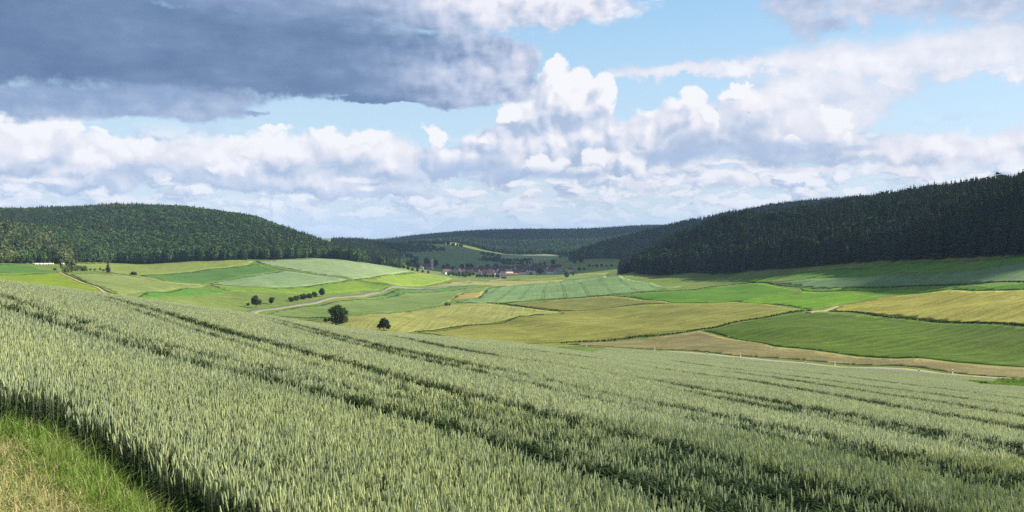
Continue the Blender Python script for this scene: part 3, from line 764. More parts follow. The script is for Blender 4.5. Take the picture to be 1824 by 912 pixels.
# ------------------------------------------------------------------ foliage materials
def leaf_mat(name, dark, light, trans=0.25, var_obj=0.5):
    """leaves: per-clump tone from the mesh (a random value per leaf clump), a shift per tree"""
    m, g, out = new_mat(name)
    at = g.n.new('ShaderNodeAttribute'); at.attribute_name = 'tone'
    oi = g.n.new('ShaderNodeObjectInfo')
    f = g.m('ADD', g.m('MULTIPLY', at.outputs['Fac'], 0.6), g.m('MULTIPLY', oi.outputs['Random'], var_obj), clamp=True)
    geo = g.n.new('ShaderNodeNewGeometry')
    n = g.noise(geo.outputs['Position'], 0.012, 3, 0.5, dim='3D')
    f = g.m('ADD', f, g.m('MULTIPLY', g.m('SUBTRACT', n, 0.5), 0.8), clamp=True)
    col = g.mix(f, dark, light)
    d = g.n.new('ShaderNodeBsdfDiffuse'); t = g.n.new('ShaderNodeBsdfTranslucent')
    g.put(d.inputs[0], col); g.put(t.inputs[0], g.mix(1.0, col, (1.25, 1.3, 0.6, 1), 'MULTIPLY'))
    mx = g.n.new('ShaderNodeMixShader'); mx.inputs[0].default_value = trans
    g.l.new(d.outputs[0], mx.inputs[1]); g.l.new(t.outputs[0], mx.inputs[2]); g.l.new(mx.outputs[0], out.inputs[0])
    return m


M['spruce'] = leaf_mat('spruce_needles', (0.014, 0.026, 0.015, 1), (0.046, 0.055, 0.026, 1), 0.10, 0.4)
M['leaf_dark'] = leaf_mat('dark_leaves', (0.014, 0.030, 0.012, 1), (0.044, 0.070, 0.026, 1), 0.15)
M['leaf_mid'] = leaf_mat('mid_green_leaves', (0.034, 0.064, 0.020, 1), (0.090, 0.125, 0.042, 1), 0.22)
M['leaf_light'] = leaf_mat('grey_green_leaves', (0.075, 0.100, 0.045, 1), (0.150, 0.175, 0.080, 1), 0.22)
M['leaf_mixed'] = leaf_mat('mixed_wood_leaves', (0.030, 0.062, 0.026, 1), (0.098, 0.158, 0.055, 1), 0.2, 0.5)
M['leaf_olive'] = leaf_mat('olive_wood_leaves', (0.052, 0.078, 0.034, 1), (0.155, 0.185, 0.080, 1), 0.22, 0.6)
M['bark'] = plain('bark', (0.12, 0.10, 0.08, 1), 0.9, 0.1, 0.4, 2.0)
M['bark_pale'] = plain('pale_bark', (0.26, 0.22, 0.18, 1), 0.9, 0.1, 0.4, 2.0)


class Soup:
    """vertices and faces with one random tone per clump"""
    def __init__(s): s.v = []; s.f = []; s.t = []
    def face(s, pts, tone):
        b = len(s.v); s.v += [tuple(p) for p in pts]; s.f.append(tuple(range(b, b + len(pts)))); s.t += [tone] * len(pts)
    def mesh(s, name, mats, smooth=False):
        me = bpy.data.meshes.new(name); me.from_pydata(s.v, [], s.f)
        for m in mats: me.materials.append(m)
        a = me.attributes.new('tone', 'FLOAT', 'POINT'); a.data.foreach_set('value', np.array(s.t, dtype=np.float32))
        me.update(); return me


def spruce_mesh(seed, tiers=15, per=9, H=1.0, R=0.15, base=0.12, mat='spruce'):
    """unit-height spruce crown made of drooping boughs"""
    r = random.Random(seed); s = Soup()
    for i in range(tiers):
        f = i / (tiers - 1)
        z = base + (H - base) * (f ** 0.92)
        rad = R * (1 - f) ** 0.78 * r.uniform(0.86, 1.14) + 0.006
        if f < 0.12: rad *= 0.82
        n = max(4, int(per * (1 - 0.5 * f)))
        off = r.random() * 6.28
        for k in range(n):
            a = off + 6.283 * k / n + r.uniform(-.25, .25)
            L = rad * r.uniform(0.7, 1.22); w = L * r.uniform(0.36, 0.55) + 0.004
            dz = -L * r.uniform(0.25, 0.6)
            ca, sa = math.cos(a), math.sin(a)
            up = (H - base) / tiers * r.uniform(0.6, 1.0)
            tip = (ca * L, sa * L, z + dz)
            l = (ca * L * .5 - sa * w, sa * L * .5 + ca * w, z + dz * .75)
            q = (ca * L * .5 + sa * w, sa * L * .5 - ca * w, z + dz * .75)
            top = (ca * L * .08, sa * L * .08, z + up)
            t = r.random()
            s.face([top, l, tip], t); s.face([top, tip, q], t)
    s.face([(0.008, 0, H - .05), (-0.006, .006, H - .05), (0, 0, H + .02)], .5)
    return s.mesh('spruce_crown', [M[mat]])


def trunk_mesh(name, h, r0, r1, mat, limbs=0, seed=0, reach=0.3, z0=0.45):
    V = []; F = []; rr = random.Random(seed)
    def tube(p, q, a, b, n=6):
        p = Vector(p); q = Vector(q); d = (q - p).normalized()
        u = d.orthogonal().normalized(); w = d.cross(u); o = len(V)
        for (c, rad) in ((p, a), (q, b)):
            for k in range(n):
                an = 6.283 * k / n; V.append(c + (u * math.cos(an) + w * math.sin(an)) * rad)
        for k in range(n): F.append((o + k, o + (k + 1) % n, o + n + (k + 1) % n, o + n + k))
    tube((0, 0, -0.03 * h), (0, 0, h * .5), r0, (r0 + r1) / 2); tube((0, 0, h * .5), (0, 0, h), (r0 + r1) / 2, r1)
    for i in range(limbs):
        a = rr.uniform(0, 6.283); z = h * rr.uniform(z0, 0.85); L = reach * rr.uniform(.6, 1.1)
        tube((0, 0, z), (math.cos(a) * L, math.sin(a) * L, z + L * rr.uniform(.3, .9)), r1 * 1.1, r1 * .35, 5)
    me = bpy.data.meshes.new(name); me.from_pydata([tuple(v) for v in V], [], F); me.materials.append(mat); me.update()
    return me


def crown_mesh(seed, n, leaf, lobes, mat, hollow=0.35):
    """broadleaf crown: leaf sprays spread through overlapping lobes (cx, cy, cz, rx, ry, rz)"""
    r = random.Random(seed); s = Soup()
    vol = [l[3] * l[4] * l[5] for l in lobes]; tot = sum(vol)
    for l, v in zip(lobes, vol):
        m = max(6, int(n * v / tot))
        tl = r.uniform(-.2, .2)
        for i in range(m):
            while True:
                d = Vector((r.uniform(-1, 1), r.uniform(-1, 1), r.uniform(-1, 1)))
                if 0.05 < d.length <= 1: break
            q = d.normalized() * (hollow + (1 - hollow) * r.random() ** 0.6) * r.uniform(.88, 1.1)
            c = Vector((l[0] + q.x * l[3], l[1] + q.y * l[4], l[2] + q.z * l[5]))
            nn = (d.normalized() + Vector((r.gauss(0, .5), r.gauss(0, .5), r.gauss(0.3, .5)))).normalized()
            u = nn.orthogonal().normalized(); w = nn.cross(u)
            a = r.uniform(0, 6.28); u, w = u * math.cos(a) + w * math.sin(a), w * math.cos(a) - u * math.sin(a)
            S = leaf * r.uniform(.6, 1.35); t = min(1, max(0, r.gauss(.5, .22) + tl))
            k = r.uniform(.5, .9)
            s.face([c - u * S, c + w * S * k, c + u * S * r.uniform(.7, 1.1), c - w * S * k * r.uniform(.6, 1.1) + nn * S * .25], t)
    return s.mesh('crown', [M[mat]])


def lumpy(seed, n, H, W, z0):
    r = random.Random(seed); L = [(0, 0, (H + z0) / 2, W * .8, W * .8, (H - z0) / 2 * .95)]
    for i in range(n):
        a = r.uniform(0, 6.28); d = W * r.uniform(.35, .68); zz = r.uniform(z0 + (H - z0) * .18, H - (H - z0) * .28)
        q = W * r.uniform(.28, .5)
        L.append((math.cos(a) * d, math.sin(a) * d, zz, q, q, q * r.uniform(.7, 1.0)))
    return L


hidden = bpy.data.collections.new('prototypes')     # source meshes for the instanced woods; not part of the scene


def proto(name, me):
    o = bpy.data.objects.new(name, me); return o


def instancer(name, pts, scale, rot, idx, protos, mat_list=(), label=None, cat=None, kind='stuff', zscale=None):
    """ONE object of uncountable plants: copies of protos on points through geometry nodes"""
    me = bpy.data.meshes.new(name); n = len(pts)
    me.vertices.add(n); me.vertices.foreach_set('co', np.asarray(pts, dtype=np.float32).ravel())
    for nm, arr, ty in (('pscale', np.asarray(scale, dtype=np.float32), 'FLOAT'), ('prot', np.asarray(rot, dtype=np.float32), 'FLOAT'), ('pidx', np.asarray(idx, dtype=np.int32), 'INT'),
                        ('pz', np.asarray(zscale if zscale is not None else np.ones(n), dtype=np.float32), 'FLOAT')):
        a = me.attributes.new(nm, ty, 'POINT'); a.data.foreach_set('value', arr)
    o = bpy.data.objects.new(name, me); COL.objects.link(o)
    col = bpy.data.collections.new(name + '_sources')
    for i, p in enumerate(protos): p.name = '%s_%02d' % (name, i); col.objects.link(p)
    ng = bpy.data.node_groups.new(name, 'GeometryNodeTree')
    ng.interface.new_socket('Geometry', in_out='INPUT', socket_type='NodeSocketGeometry')
    ng.interface.new_socket('Geometry', in_out='OUTPUT', socket_type='NodeSocketGeometry')
    N, L = ng.nodes, ng.links
    gi = N.new('NodeGroupInput'); go = N.new('NodeGroupOutput')
    ip = N.new('GeometryNodeInstanceOnPoints'); ci = N.new('GeometryNodeCollectionInfo')
    ci.inputs['Collection'].default_value = col; ci.inputs['Separate Children'].default_value = True; ci.inputs['Reset Children'].default_value = True
    def att(nm, ty):
        a = N.new('GeometryNodeInputNamedAttribute'); a.data_type = ty; a.inputs['Name'].default_value = nm
        return [s for s in a.outputs if s.enabled and s.name == 'Attribute'][0]
    L.new(gi.outputs[0], ip.inputs['Points']); L.new(ci.outputs[0], ip.inputs['Instance'])
    ip.inputs['Pick Instance'].default_value = True
    L.new(att('pidx', 'INT'), ip.inputs['Instance Index'])
    cr = N.new('ShaderNodeCombineXYZ'); L.new(att('prot', 'FLOAT'), cr.inputs[2])
    er = N.new('FunctionNodeEulerToRotation'); L.new(cr.outputs[0], er.inputs[0]); L.new(er.outputs[0], ip.inputs['Rotation'])
    cs = N.new('ShaderNodeCombineXYZ'); ps = att('pscale', 'FLOAT'); L.new(ps, cs.inputs[0]); L.new(ps, cs.inputs[1])
    mz = N.new('ShaderNodeMath'); mz.operation = 'MULTIPLY'; L.new(ps, mz.inputs[0]); L.new(att('pz', 'FLOAT'), mz.inputs[1]); L.new(mz.outputs[0], cs.inputs[2])
    L.new(cs.outputs[0], ip.inputs['Scale'])
    L.new(ip.outputs[0], go.inputs[0])
    md = o.modifiers.new('plants', 'NODES'); md.node_group = ng
    tag(o, label, cat, kind=kind)
    return o


def uy(u, y): return ((u - CX) / FOC * y, y)


def scatter(poly, spacing, seed=0, jitter=0.45):
    """jittered plan points inside a polygon"""
    r = np.random.default_rng(seed); P = np.array(poly)
    xs = np.arange(P[:, 0].min(), P[:, 0].max(), spacing); ys = np.arange(P[:, 1].min(), P[:, 1].max(), spacing)
    X, Y = np.meshgrid(xs, ys); X[1::2] += spacing / 2
    X = X.ravel() + r.uniform(-jitter, jitter, X.size) * spacing; Y = Y.ravel() + r.uniform(-jitter, jitter, Y.size) * spacing
    k = in_poly(X, Y, poly)
    return X[k], Y[k]


SPR = [spruce_mesh(i, 15, 9, R=[.17, .20, .22, .18, .24][i]) for i in range(5)]
SPR_FAR = [spruce_mesh(20 + i, 8, 6, R=.17) for i in range(4)]
BRD = [crown_mesh(40 + i, 520, .075, lumpy(i, 7, 1.0, .36, .10), 'leaf_mixed') for i in range(4)]
BRD_FAR = [crown_mesh(60 + i, 150, .14, lumpy(10 + i, 5, 1.0, .40, .05), 'leaf_mixed') for i in range(4)]
BRD_OLIVE = [crown_mesh(40 + i, 520, .075, lumpy(i, 7, 1.0, .36, .10), 'leaf_olive') for i in range(4)]
BRD_DARK = [crown_mesh(40 + i, 520, .075, lumpy(i, 7, 1.0, .36, .10), 'leaf_dark') for i in range(4)]
SPR_TRUNK = trunk_mesh('trunk', 0.9, 0.014, 0.004, M['bark_pale'])


def wood(name, label, poly, spacing, hrange, share_spruce, seed, far=False, bro=None, cat='wood', skip=None, edge=None, patchy=0.0):
    x, y = scatter(poly, spacing, seed)
    if skip is not None:
        k = ~skip(x, y); x, y = x[k], y[k]
    r = np.random.default_rng(seed + 1); n = len(x)
    z = height(x, y)
    sA, bA = (SPR_FAR, BRD_FAR) if far else (SPR, BRD)
    bA = bro or bA
    patch = np.sin(x * .011 + seed) + np.sin(y * .013 + 2 * seed) + .8 * np.sin(x * .031 - y * .027)
    is_s = r.random(n) < np.clip(share_spruce + patchy * patch * .35, 0, 1)
    idx = np.where(is_s, r.integers(0, len(sA), n), len(sA) + r.integers(0, len(bA), n))
    h = r.uniform(hrange[0], hrange[1], n) * np.where(is_s, 1.0, 0.86) * (1 + .09 * np.sin(x * .05) * np.sin(y * .043))
    protos = [proto('s', m) for m in sA] + [proto('b', m) for m in bA]
    return instancer(name, np.stack([x, y, z - .3], 1), h, r.uniform(0, 6.28, n), idx, protos, label=label, cat=cat)


# ---- the spruce forest at the side of the valley: front rows as single trees, the rest as one mass
def edge_line(pts, ymin): return [ground_at(u, v, ymin) for (u, v) in pts]
R_EDGE = edge_line([(1102, 488), (1140, 488.5), (1200, 489), (1260, 488), (1330, 484.5), (1400, 479.5), (1470, 473), (1540, 467.5), (1600, 464.5), (1660, 461.5), (1700, 460.5), (1760, 458), (1830, 455), (1960, 446)], 380) + [uy(2150, 385), uy(2500, 330)]
R_BACK = [uy(2900, 600), uy(2100, 1000), uy(1824, 1050), uy(1600, 1120), uy(1400, 1180), uy(1250, 1180), uy(1150, 1130), uy(1106, 1040)]
R_POLY = R_EDGE + R_BACK
ex, ey = scatter(R_POLY, 5.6, 3, .45)
seg = np.array(R_EDGE); seg = np.array(smooth_poly(seg, False, 12))
ed = np.min(np.hypot(ex[:, None] - seg[None, :, 0], ey[:, None] - seg[None, :, 1]), 1)
inframe = np.abs(ex / ey) < 0.655
score = np.where(inframe, (ed / 9.0) + (ey / 700.0), 1e9)
# those that show largest in the picture: the front rows
front = np.argsort(np.where((ed < 9) & inframe, ey, 1e9))[:300]
isf = np.zeros(len(ex), bool); isf[front] = True
ezg = height(ex, ey)
rr_ = np.random.default_rng(5)
eh = rr_.triangular(14, 23, 29, len(ex)) * (1 + .06 * np.sin(ex * .03))
low_edge = ed < 4
eh = np.where(low_edge, eh * rr_.uniform(.55, 1.0, len(ex)), eh)
for i, k in enumerate(front):
    t = empty('spruce_tree', (ex[k], ey[k], ezg[k] - .2), rr_.uniform(0, 6.28)); s = float(eh[k]); t.scale = (s * 1.12, s * 1.12, s)
    tag(t, 'tall dark spruce in the front row of the forest edge above the pale barley', 'tree', 'spruces along the front edge of the dark forest')
    o = bpy.data.objects.new('crown', SPR[i % 5]); COL.objects.link(o); o.parent = t
    o = bpy.data.objects.new('trunk', SPR_TRUNK); COL.objects.link(o); o.parent = t
k = ~isf & (np.abs(ex / ey) < 1.15)
n = int(k.sum())
instancer('spruce_forest', np.stack([ex[k], ey[k], ezg[k] - .2], 1), eh[k], rr_.uniform(0, 6.28, n), np.where(rr_.random(n) < .10, rr_.integers(5, 9, n), rr_.integers(0, 5, n)), [proto('s', m) for m in SPR] + [proto('b', m) for m in BRD_DARK],
          label='dense dark spruce forest climbing the hill behind its front row', cat='forest')

# ---- wooded hill across the valley, on the other side
L_EDGE = [uy(-600, 800)] + edge_line([(-200, 468), (0, 468), (100, 469), (200, 468.5), (320, 467), (400, 464), (440, 462.5), (520, 461.5), (580, 460.5), (640, 467.5)], 700)
wood('mixed_forest', 'mixed green wood covering the rounded hill beyond the valley meadows', L_EDGE + [uy(652, 1240), uy(640, 1400), uy(600, 1560), uy(450, 1750), uy(200, 1800), uy(-200, 1800), uy(-700, 1500)], 5.6, (17, 24), 0.30, 11, patchy=0.45)
wood('near_wood', 'olive-green wood on the slope beside the deep green field', edge_line([(-220, 466), (-60, 469), (0, 469.5), (40, 469), (70, 468), (100, 470), (122, 470.5)], 560) + [uy(128, 960), uy(90, 1040), uy(0, 1060), uy(-220, 1060)], 5.5, (17, 25), 0.2, 12, bro=BRD_OLIVE)
wood('dark_wood', 'dark shaded wood between the wooded hill and the church', [uy(600, 1560), uy(640, 1380), uy(690, 1400), uy(712, 1500), uy(718, 1640), uy(700, 1850), uy(640, 1900), uy(590, 1900)], 5.5, (19, 25), 0.85, 13)
wood('hill_forest', 'bluish dark forest on the long hill behind the spruce forest', [uy(1012, 1880), uy(1060, 1800), uy(1100, 1730), uy(1180, 1700), uy(1320, 1640), uy(1500, 1500), uy(1900, 1500), uy(1900, 2050), uy(1500, 2150), uy(1250, 2150), uy(1120, 2150), uy(1040, 2100)], 7.5, (19, 25), 0.7, 14, far=True)
# ---- far woods
wood('far_forest', 'hazy blue-green forest along the distant ridge', [uy(560, 3300), uy(640, 3250), uy(720, 3300), uy(800, 3150), uy(836, 2900), uy(870, 2780), uy(905, 2720), uy(985, 2760), uy(1010, 2560), uy(1070, 2450), uy(1180, 2500), uy(1250, 3200), uy(1250, 4300), uy(560, 4200)], 11.5, (17, 24), 0.55, 15, far=True,
     skip=lambda x, y: in_poly(x, y, [ground_at(u, v, 2300) for (u, v) in [(764, 437.5), (784, 432), (814, 431.5), (820, 436.5), (796, 441)]]) | (y > 4120), patchy=0.6)
wood('hedge_wood', 'scattered bushes and copses over the shaded hillside behind the village', [uy(690, 1900), uy(720, 1800), uy(800, 1900), uy(905, 2060), uy(900, 2300), uy(880, 2650), uy(800, 2850), uy(640, 3100), uy(560, 3100), uy(640, 2400)], 12, (6, 13), 0.12, 16, far=True, cat='bushes',
     skip=lambda x, y: (np.sin(x * .021 + 1.3) + np.sin(y * .016 + x * .009) + .7 * np.sin(x * .05 - y * .043)) < 0.75)
wood('valley_copse', 'dark copses and hedges in the valley beyond the roofs', [uy(868, 2150), uy(900, 1950), uy(1010, 1960), uy(1040, 1900), uy(1012, 2120), uy(960, 2200)], 11, (6, 11), 0.15, 17, far=True, cat='bushes',
     skip=lambda x, y: (np.sin(x * .03 + 2.0) + np.sin(y * .03)) < 0.35)


# ------------------------------------------------------------------ single trees and bushes
def tree(name, label, x, y, H, W, mat, seed, n=900, leaf=None, z0=.12, trunk=True, group=None, cat='tree', lobes=None, sink=0.0, nl=8, bark='bark', stretch=1.0):
    t = empty(name, (x, y, gz(x, y) - sink)); tag(t, label, cat, group)
    L = lobes or lumpy(seed, nl, H, W, H * z0)
    me = crown_mesh(seed, n, leaf or W * .13, L, mat)
    o = bpy.data.objects.new('crown', me); COL.objects.link(o); o.parent = t
    if trunk:
        tm = trunk_mesh('trunk', H * .6, max(.12, W * .055), max(.05, W * .022), M[bark], 5, seed, W * .6, .35)
        o = bpy.data.objects.new('trunk', tm); COL.objects.link(o); o.parent = t
    t.scale = (stretch, 1, 1)
    return t


def px(n, y): return n / FOC * y            # size in metres of n photo pixels at distance y


# big broad tree whose foot is hidden by the wheat crest
y = 440; bx, _ = uy(598, y)
tree('oak_tree', 'large dark spreading tree with a notch in its crown rising over the wheat crest', bx, y, px(42, y), px(24, y), 'leaf_dark', 101, 2300, .46, bark='bark',
     lobes=[(.8, 0, 7.6, 4.2, 4.4, 3.6), (4.0, .5, 6.9, 3.0, 3.5, 3.2), (-2.4, 0, 8.2, 2.5, 3, 1.8), (1.0, .5, 9.8, 2.6, 2.8, 1.7), (4.6, 0, 3.4, 2.6, 3, 3.2), (-4.0, 0, 3.2, 2.6, 2.6, 1.3), (-1.0, .4, 2.9, 2.8, 3, 2.4), (2.0, 0, 2.8, 3, 3, 3), (-6.0, .2, 2.4, 1.6, 1.5, .9)])
y = 415; bx, _ = uy(683.5, y)
tree('round_bush_tree', 'small dark round tree alone just above the wheat crest', bx, y, px(25, y), px(13, y), 'leaf_dark', 102, 1300, .42,
     lobes=[(0, 0, 3.6, 2.6, 2.6, 2.6), (.2, 0, 5.5, 1.6, 1.6, 1.5), (-2.2, 0, 2.2, 1.6, 1.6, 1.3), (2.4, 0, 1.9, 1.6, 1.6, 1.2), (1.2, .2, 3.8, 1.9, 1.9, 1.9)])
# trees by the road
p = ground_at(456, 549, 500); tree('maple_tree', 'round-crowned dark tree with a smaller stem beside the road bend', p[0], p[1], px(22, p[1]), px(11, p[1]), 'leaf_dark', 103, 1000, .55, z0=.2,
     lobes=[(-.9, 0, 6.3, 3.0, 3.0, 3.6), (-.4, 0, 8.3, 2.2, 2.2, 2.0), (2.9, .2, 4.6, 1.7, 1.7, 2.4), (-2.2, 0, 5.2, 1.8, 1.8, 2.2), (.9, 0, 4.6, 2.2, 2.2, 2.4)])
p = ground_at(442, 545, 500); tree('low_bush', 'low wispy bush next to the round-crowned roadside tree', p[0], p[1], px(6, p[1]), px(3.4, p[1]), 'leaf_mid', 104, 200, .4, trunk=False, cat='bush')
p = ground_at(483.5, 542, 500); tree('young_lime_tree', 'small upright egg-shaped tree in the meadow by the road', p[0], p[1], px(14, p[1]), px(5.6, p[1]), 'leaf_dark', 105, 600, .5, z0=.08)
for i, (u, v, h, w, lab) in enumerate([(520, 537, 8, 7, 'low rounded bush at the open end of the roadside hedge'), (530, 535, 9.5, 7.5, 'grey-green bush second from the open end of the roadside hedge'),
                                       (541, 533, 10.5, 8, 'dense dark bush in the middle of the roadside hedge'), (551, 531, 9, 6.5, 'low dark bush between two taller ones in the roadside hedge'), (560, 529, 10, 7, 'broad bush next to the tall end tree of the roadside hedge')]):
    p = ground_at(u, v, 500); tree('hedge_bush', lab, p[0], p[1], px(h, p[1]), px(w, p[1]), 'leaf_dark' if i != 1 else 'leaf_mid', 110 + i, 520, .5, z0=0.0, trunk=False, cat='bush', group='bushes of the roadside hedge')
p = ground_at(573.5, 528, 500); tree('ash_tree', 'tall round tree closing the roadside hedge at its road end', p[0], p[1], px(16, p[1]), px(6.6, p[1]), 'leaf_dark', 116, 800, .55, z0=.1)
# group above the sandy path
for i, (u, v, h, w, mat, nm, lab) in enumerate([
        (127, 485, 26, 12, 'leaf_light', 'willow_tree', 'grey-green loose willow tree at the top of the sandy path'),
        (118, 487, 15, 7, 'leaf_light', 'shrub', 'pale shrub leaning out in front of the loose willow'),
        (139, 483, 11, 7, 'leaf_mid', 'shrub', 'reddish grey shrub between the willow and the green bush'),
        (148, 483, 10, 9, 'leaf_mid', 'shrub', 'wide rounded green bush beside the willow group'),
        (98, 482, 6, 4, 'leaf_mid', 'shrub', 'small isolated bush on the field side of the willow'),
        (161, 482, 4.5, 3, 'leaf_mid', 'shrub', 'tiny bush next to the wide green bush'),
        (169, 482, 4, 3, 'leaf_mid', 'shrub', 'tiny flat bush in the pale grass strip'),
        (178, 482, 6.5, 3, 'leaf_mid', 'shrub', 'little round bush close to the pointed dark spruce'),
        (184, 483, 4, 3, 'leaf_mid', 'shrub', 'tiny bush touching the pointed dark spruce'),
        (238, 491, 7.5, 7, 'leaf_dark', 'shrub', 'lone dark bush on the grass bank above the dull meadow')]):
    p = ground_at(u, v, 450); tree(nm, lab, p[0], p[1], px(h, p[1]), px(w, p[1]), mat, 120 + i, 700 if i == 0 else 300, px(w, p[1]) * .15, z0=.02, trunk=(i == 0), cat='tree' if i == 0 else 'bush')
p = ground_at(192.5, 485.5, 450); s = px(20, p[1]); t = empty('spruce_tree', (p[0], p[1], gz(*p) - .1)); t.scale = (s * 1.9, s * 1.9, s); tag(t, 'single pointed dark spruce standing in the meadow below the wooded hill', 'tree')
for nm, me in (('crown', spruce_mesh(333, 14, 10, R=.17, base=.03)), ('trunk', SPR_TRUNK)):
    o = bpy.data.objects.new(nm, me); COL.objects.link(o); o.parent = t
# yellowish shrub and dark stump in the pasture
p = ground_at(795, 545, 500); tree('broom_shrub', 'yellowish broom shrub at the edge of the ripening wheat', p[0], p[1], px(7, p[1]), px(4.4, p[1]), 'leaf_light', 140, 260, .4, trunk=False, cat='bush', z0=0)
p = ground_at(800.5, 544.5, 500); tree('thorn_bush', 'small dark thorn bush beside the yellowish broom shrub', p[0], p[1], px(5, p[1]), px(2, p[1]), 'leaf_dark', 141, 160, .3, trunk=False, cat='bush', z0=0)
# bushes at the lit meadow behind the forest corner
for i, (u, h) in enumerate([(1050, 5), (1056, 4), (1063, 6), (1072, 5.5), (1080, 4), (1090, 5), (1040, 5), (1032, 7)]):
    p = uy(u, 1640 - i * 12); tree('field_bush', 'dark bush in the hedge on the shaded meadow beside the forest corner', p[0], p[1], px(h, p[1]), px(h * .6, p[1]), 'leaf_dark', 150 + i, 160, px(h, p[1]) * .14, trunk=False, cat='bush', group='bushes on the shaded meadow behind the forest corner', z0=0)


# ---- dark overgrown strips between the fields
def hedgerow(label, pts, h, w, ymin, seed, mat='leaf_dark', dens=1.0):
    line = smooth_poly([ground_at(u, v, ymin) for (u, v) in pts], False, 5)
    r = random.Random(seed); s = Soup()
    for a, b in zip(line[:-1], line[1:]):
        L = math.hypot(b[0] - a[0], b[1] - a[1]); n = max(3, int(L * 9 * dens))
        xs = np.array([a[0] + (b[0] - a[0]) * r.random() for _ in range(n)]); f = (xs - a[0]) / ((b[0] - a[0]) or 1e-6)
        ys = a[1] + (b[1] - a[1]) * f
        xs = xs + np.array([r.uniform(-.5, .5) * w for _ in range(n)]); ys = ys + np.array([r.uniform(-.5, .5) * w for _ in range(n)])
        zs = height(xs, ys)
        hh = h * (0.8 + .15 * math.sin(a[0] * .15 + seed))
        for X, Y, Z in zip(xs, ys, zs):
            z = Z + hh * .8 * r.uniform(.05, 1.0); S = r.uniform(.22, .4); an = r.uniform(0, 3.14); tl = r.uniform(-.5, .5)
            ca, sa = math.cos(an) * S, math.sin(an) * S
            s.face([(X - ca, Y - sa, z - S * .5), (X + ca, Y + sa, z - S * .5 + tl * .3), (X + ca * .6, Y + sa * .6, z + S * .5), (X - ca * .7, Y - sa * .7, z + S * .4 + tl * .3)], r.random())
    o = bpy.data.objects.new('hedgerow', s.mesh('hedgerow', [M[mat]])); COL.objects.link(o)
    tag(o, label, 'hedge'); return o


hedgerow('dark overgrown strip along the lower side of the olive-gold grain', [(1002, 611.5), (1060, 608.5), (1130, 602), (1190, 596), (1238, 589), (1300, 577), (1380, 563), (1446, 554)], 1.1, 2.2, 280, 201)
hedgerow('dark overgrown strip between the golden wheat and the dark green field', [(1478, 555), (1560, 562.5), (1640, 570.5), (1740, 576.5), (1824, 581.5), (1900, 589)], .9, 1.2, 230, 202)
hedgerow('dark ditch hedge ending the wedge-shaped olive field', [(868, 540), (886, 541.5), (905, 543.5), (935, 547.5), (965, 552), (1000, 555.3)], 1.5, 2.2, 400, 203)
hedgerow('thin dark strip between the oat field and the upper olive field', [(890, 541), (935, 537), (1000, 532.5), (1084, 527), (1140, 521.5), (1200, 518), (1262, 512)], .8, 1.4, 400, 204, dens=.7)
hedgerow('thin dark strip above the glowing green curved field', [(1262, 512), (1300, 508), (1338, 504.5), (1384, 507.5), (1424, 512), (1450, 514.8), (1480, 515)], .8, 1.4, 350, 205, dens=.8)
hedgerow('dark grassy line between the ripening wheat and the olive-gold grain', [(740, 591), (790, 586), (850, 579), (910, 571), (968, 560.5)], .7, 1.4, 300, 206, 'leaf_mid', .9)
hedgerow('dark strip along the lower edge of the pale barley', [(1500, 514.5), (1560, 513), (1640, 509.5), (1740, 506), (1824, 503), (1900, 501)], .8, 1.3, 280, 207, dens=.8)
hedgerow('dark edge of long grass on the yellow-green field side of the sandy path', [(112, 487), (130, 494.5), (152, 503.5), (182, 515), (210, 526)], .8, 1.2, 350, 208, 'leaf_mid')
hedgerow('dark field track line between the two silvery barley fields', [(457, 466), (500, 480), (560, 489), (620, 497.3), (660, 502.5), (692, 507)], .5, 1.4, 400, 209, 'leaf_mid', .6)
hedgerow('dark grassy ditch on the meadow side of the road bend', [(500, 564.5), (530, 566), (556, 567), (580, 566.5)], .8, 2.0, 400, 210, 'leaf_mid', .8)
# ------------------------------------------------------------------ village
M['render_white'] = plain('white_render', (0.70, 0.69, 0.66, 1), 0.85, 0.1, .06, .8)
M['render_pale'] = plain('pale_render', (0.52, 0.51, 0.49, 1), 0.85, 0.1, .06, .8)
M['render_cream'] = plain('cream_render', (0.66, 0.58, 0.44, 1), 0.85, 0.1, .06, .8)
M['render_grey'] = plain('grey_render', (0.40, 0.37, 0.34, 1), 0.85, 0.1, .1, .8)
M['roof_red'] = plain('red_tiles', (0.145, 0.062, 0.050, 1), 0.85, 0.1, .3, 1.2)
M['roof_brown'] = plain('brown_tiles', (0.085, 0.050, 0.045, 1), 0.85, 0.1, .3, 1.2)
M['roof_dark'] = plain('dark_tiles', (0.075, 0.050, 0.050, 1), 0.85, 0.1, .3, 1.2)
M['roof_orange'] = plain('orange_tiles', (0.24, 0.125, 0.085, 1), 0.85, 0.1, .25, 1.2)
M['sheet_white'] = plain('pale_sheet_roof', (0.68, 0.66, 0.60, 1), 0.6, 0.3, .08, .8)
M['glass'] = plain('window_glass', (0.03, 0.035, 0.045, 1), 0.15, 0.5, .1)
M['wood_brown'] = plain('brown_boards', (0.14, 0.075, 0.05, 1), 0.85, 0.1, .25, 2.5)


def box(V, F, x0, x1, y0, y1, z0, z1):
    o = len(V); V += [(x0, y0, z0), (x1, y0, z0), (x1, y1, z0), (x0, y1, z0), (x0, y0, z1), (x1, y0, z1), (x1, y1, z1), (x0, y1, z1)]
    F += [tuple(o + i for i in f) for f in ((3, 2, 1, 0), (4, 5, 6, 7), (0, 1, 5, 4), (1, 2, 6, 5), (2, 3, 7, 6), (3, 0, 4, 7))]


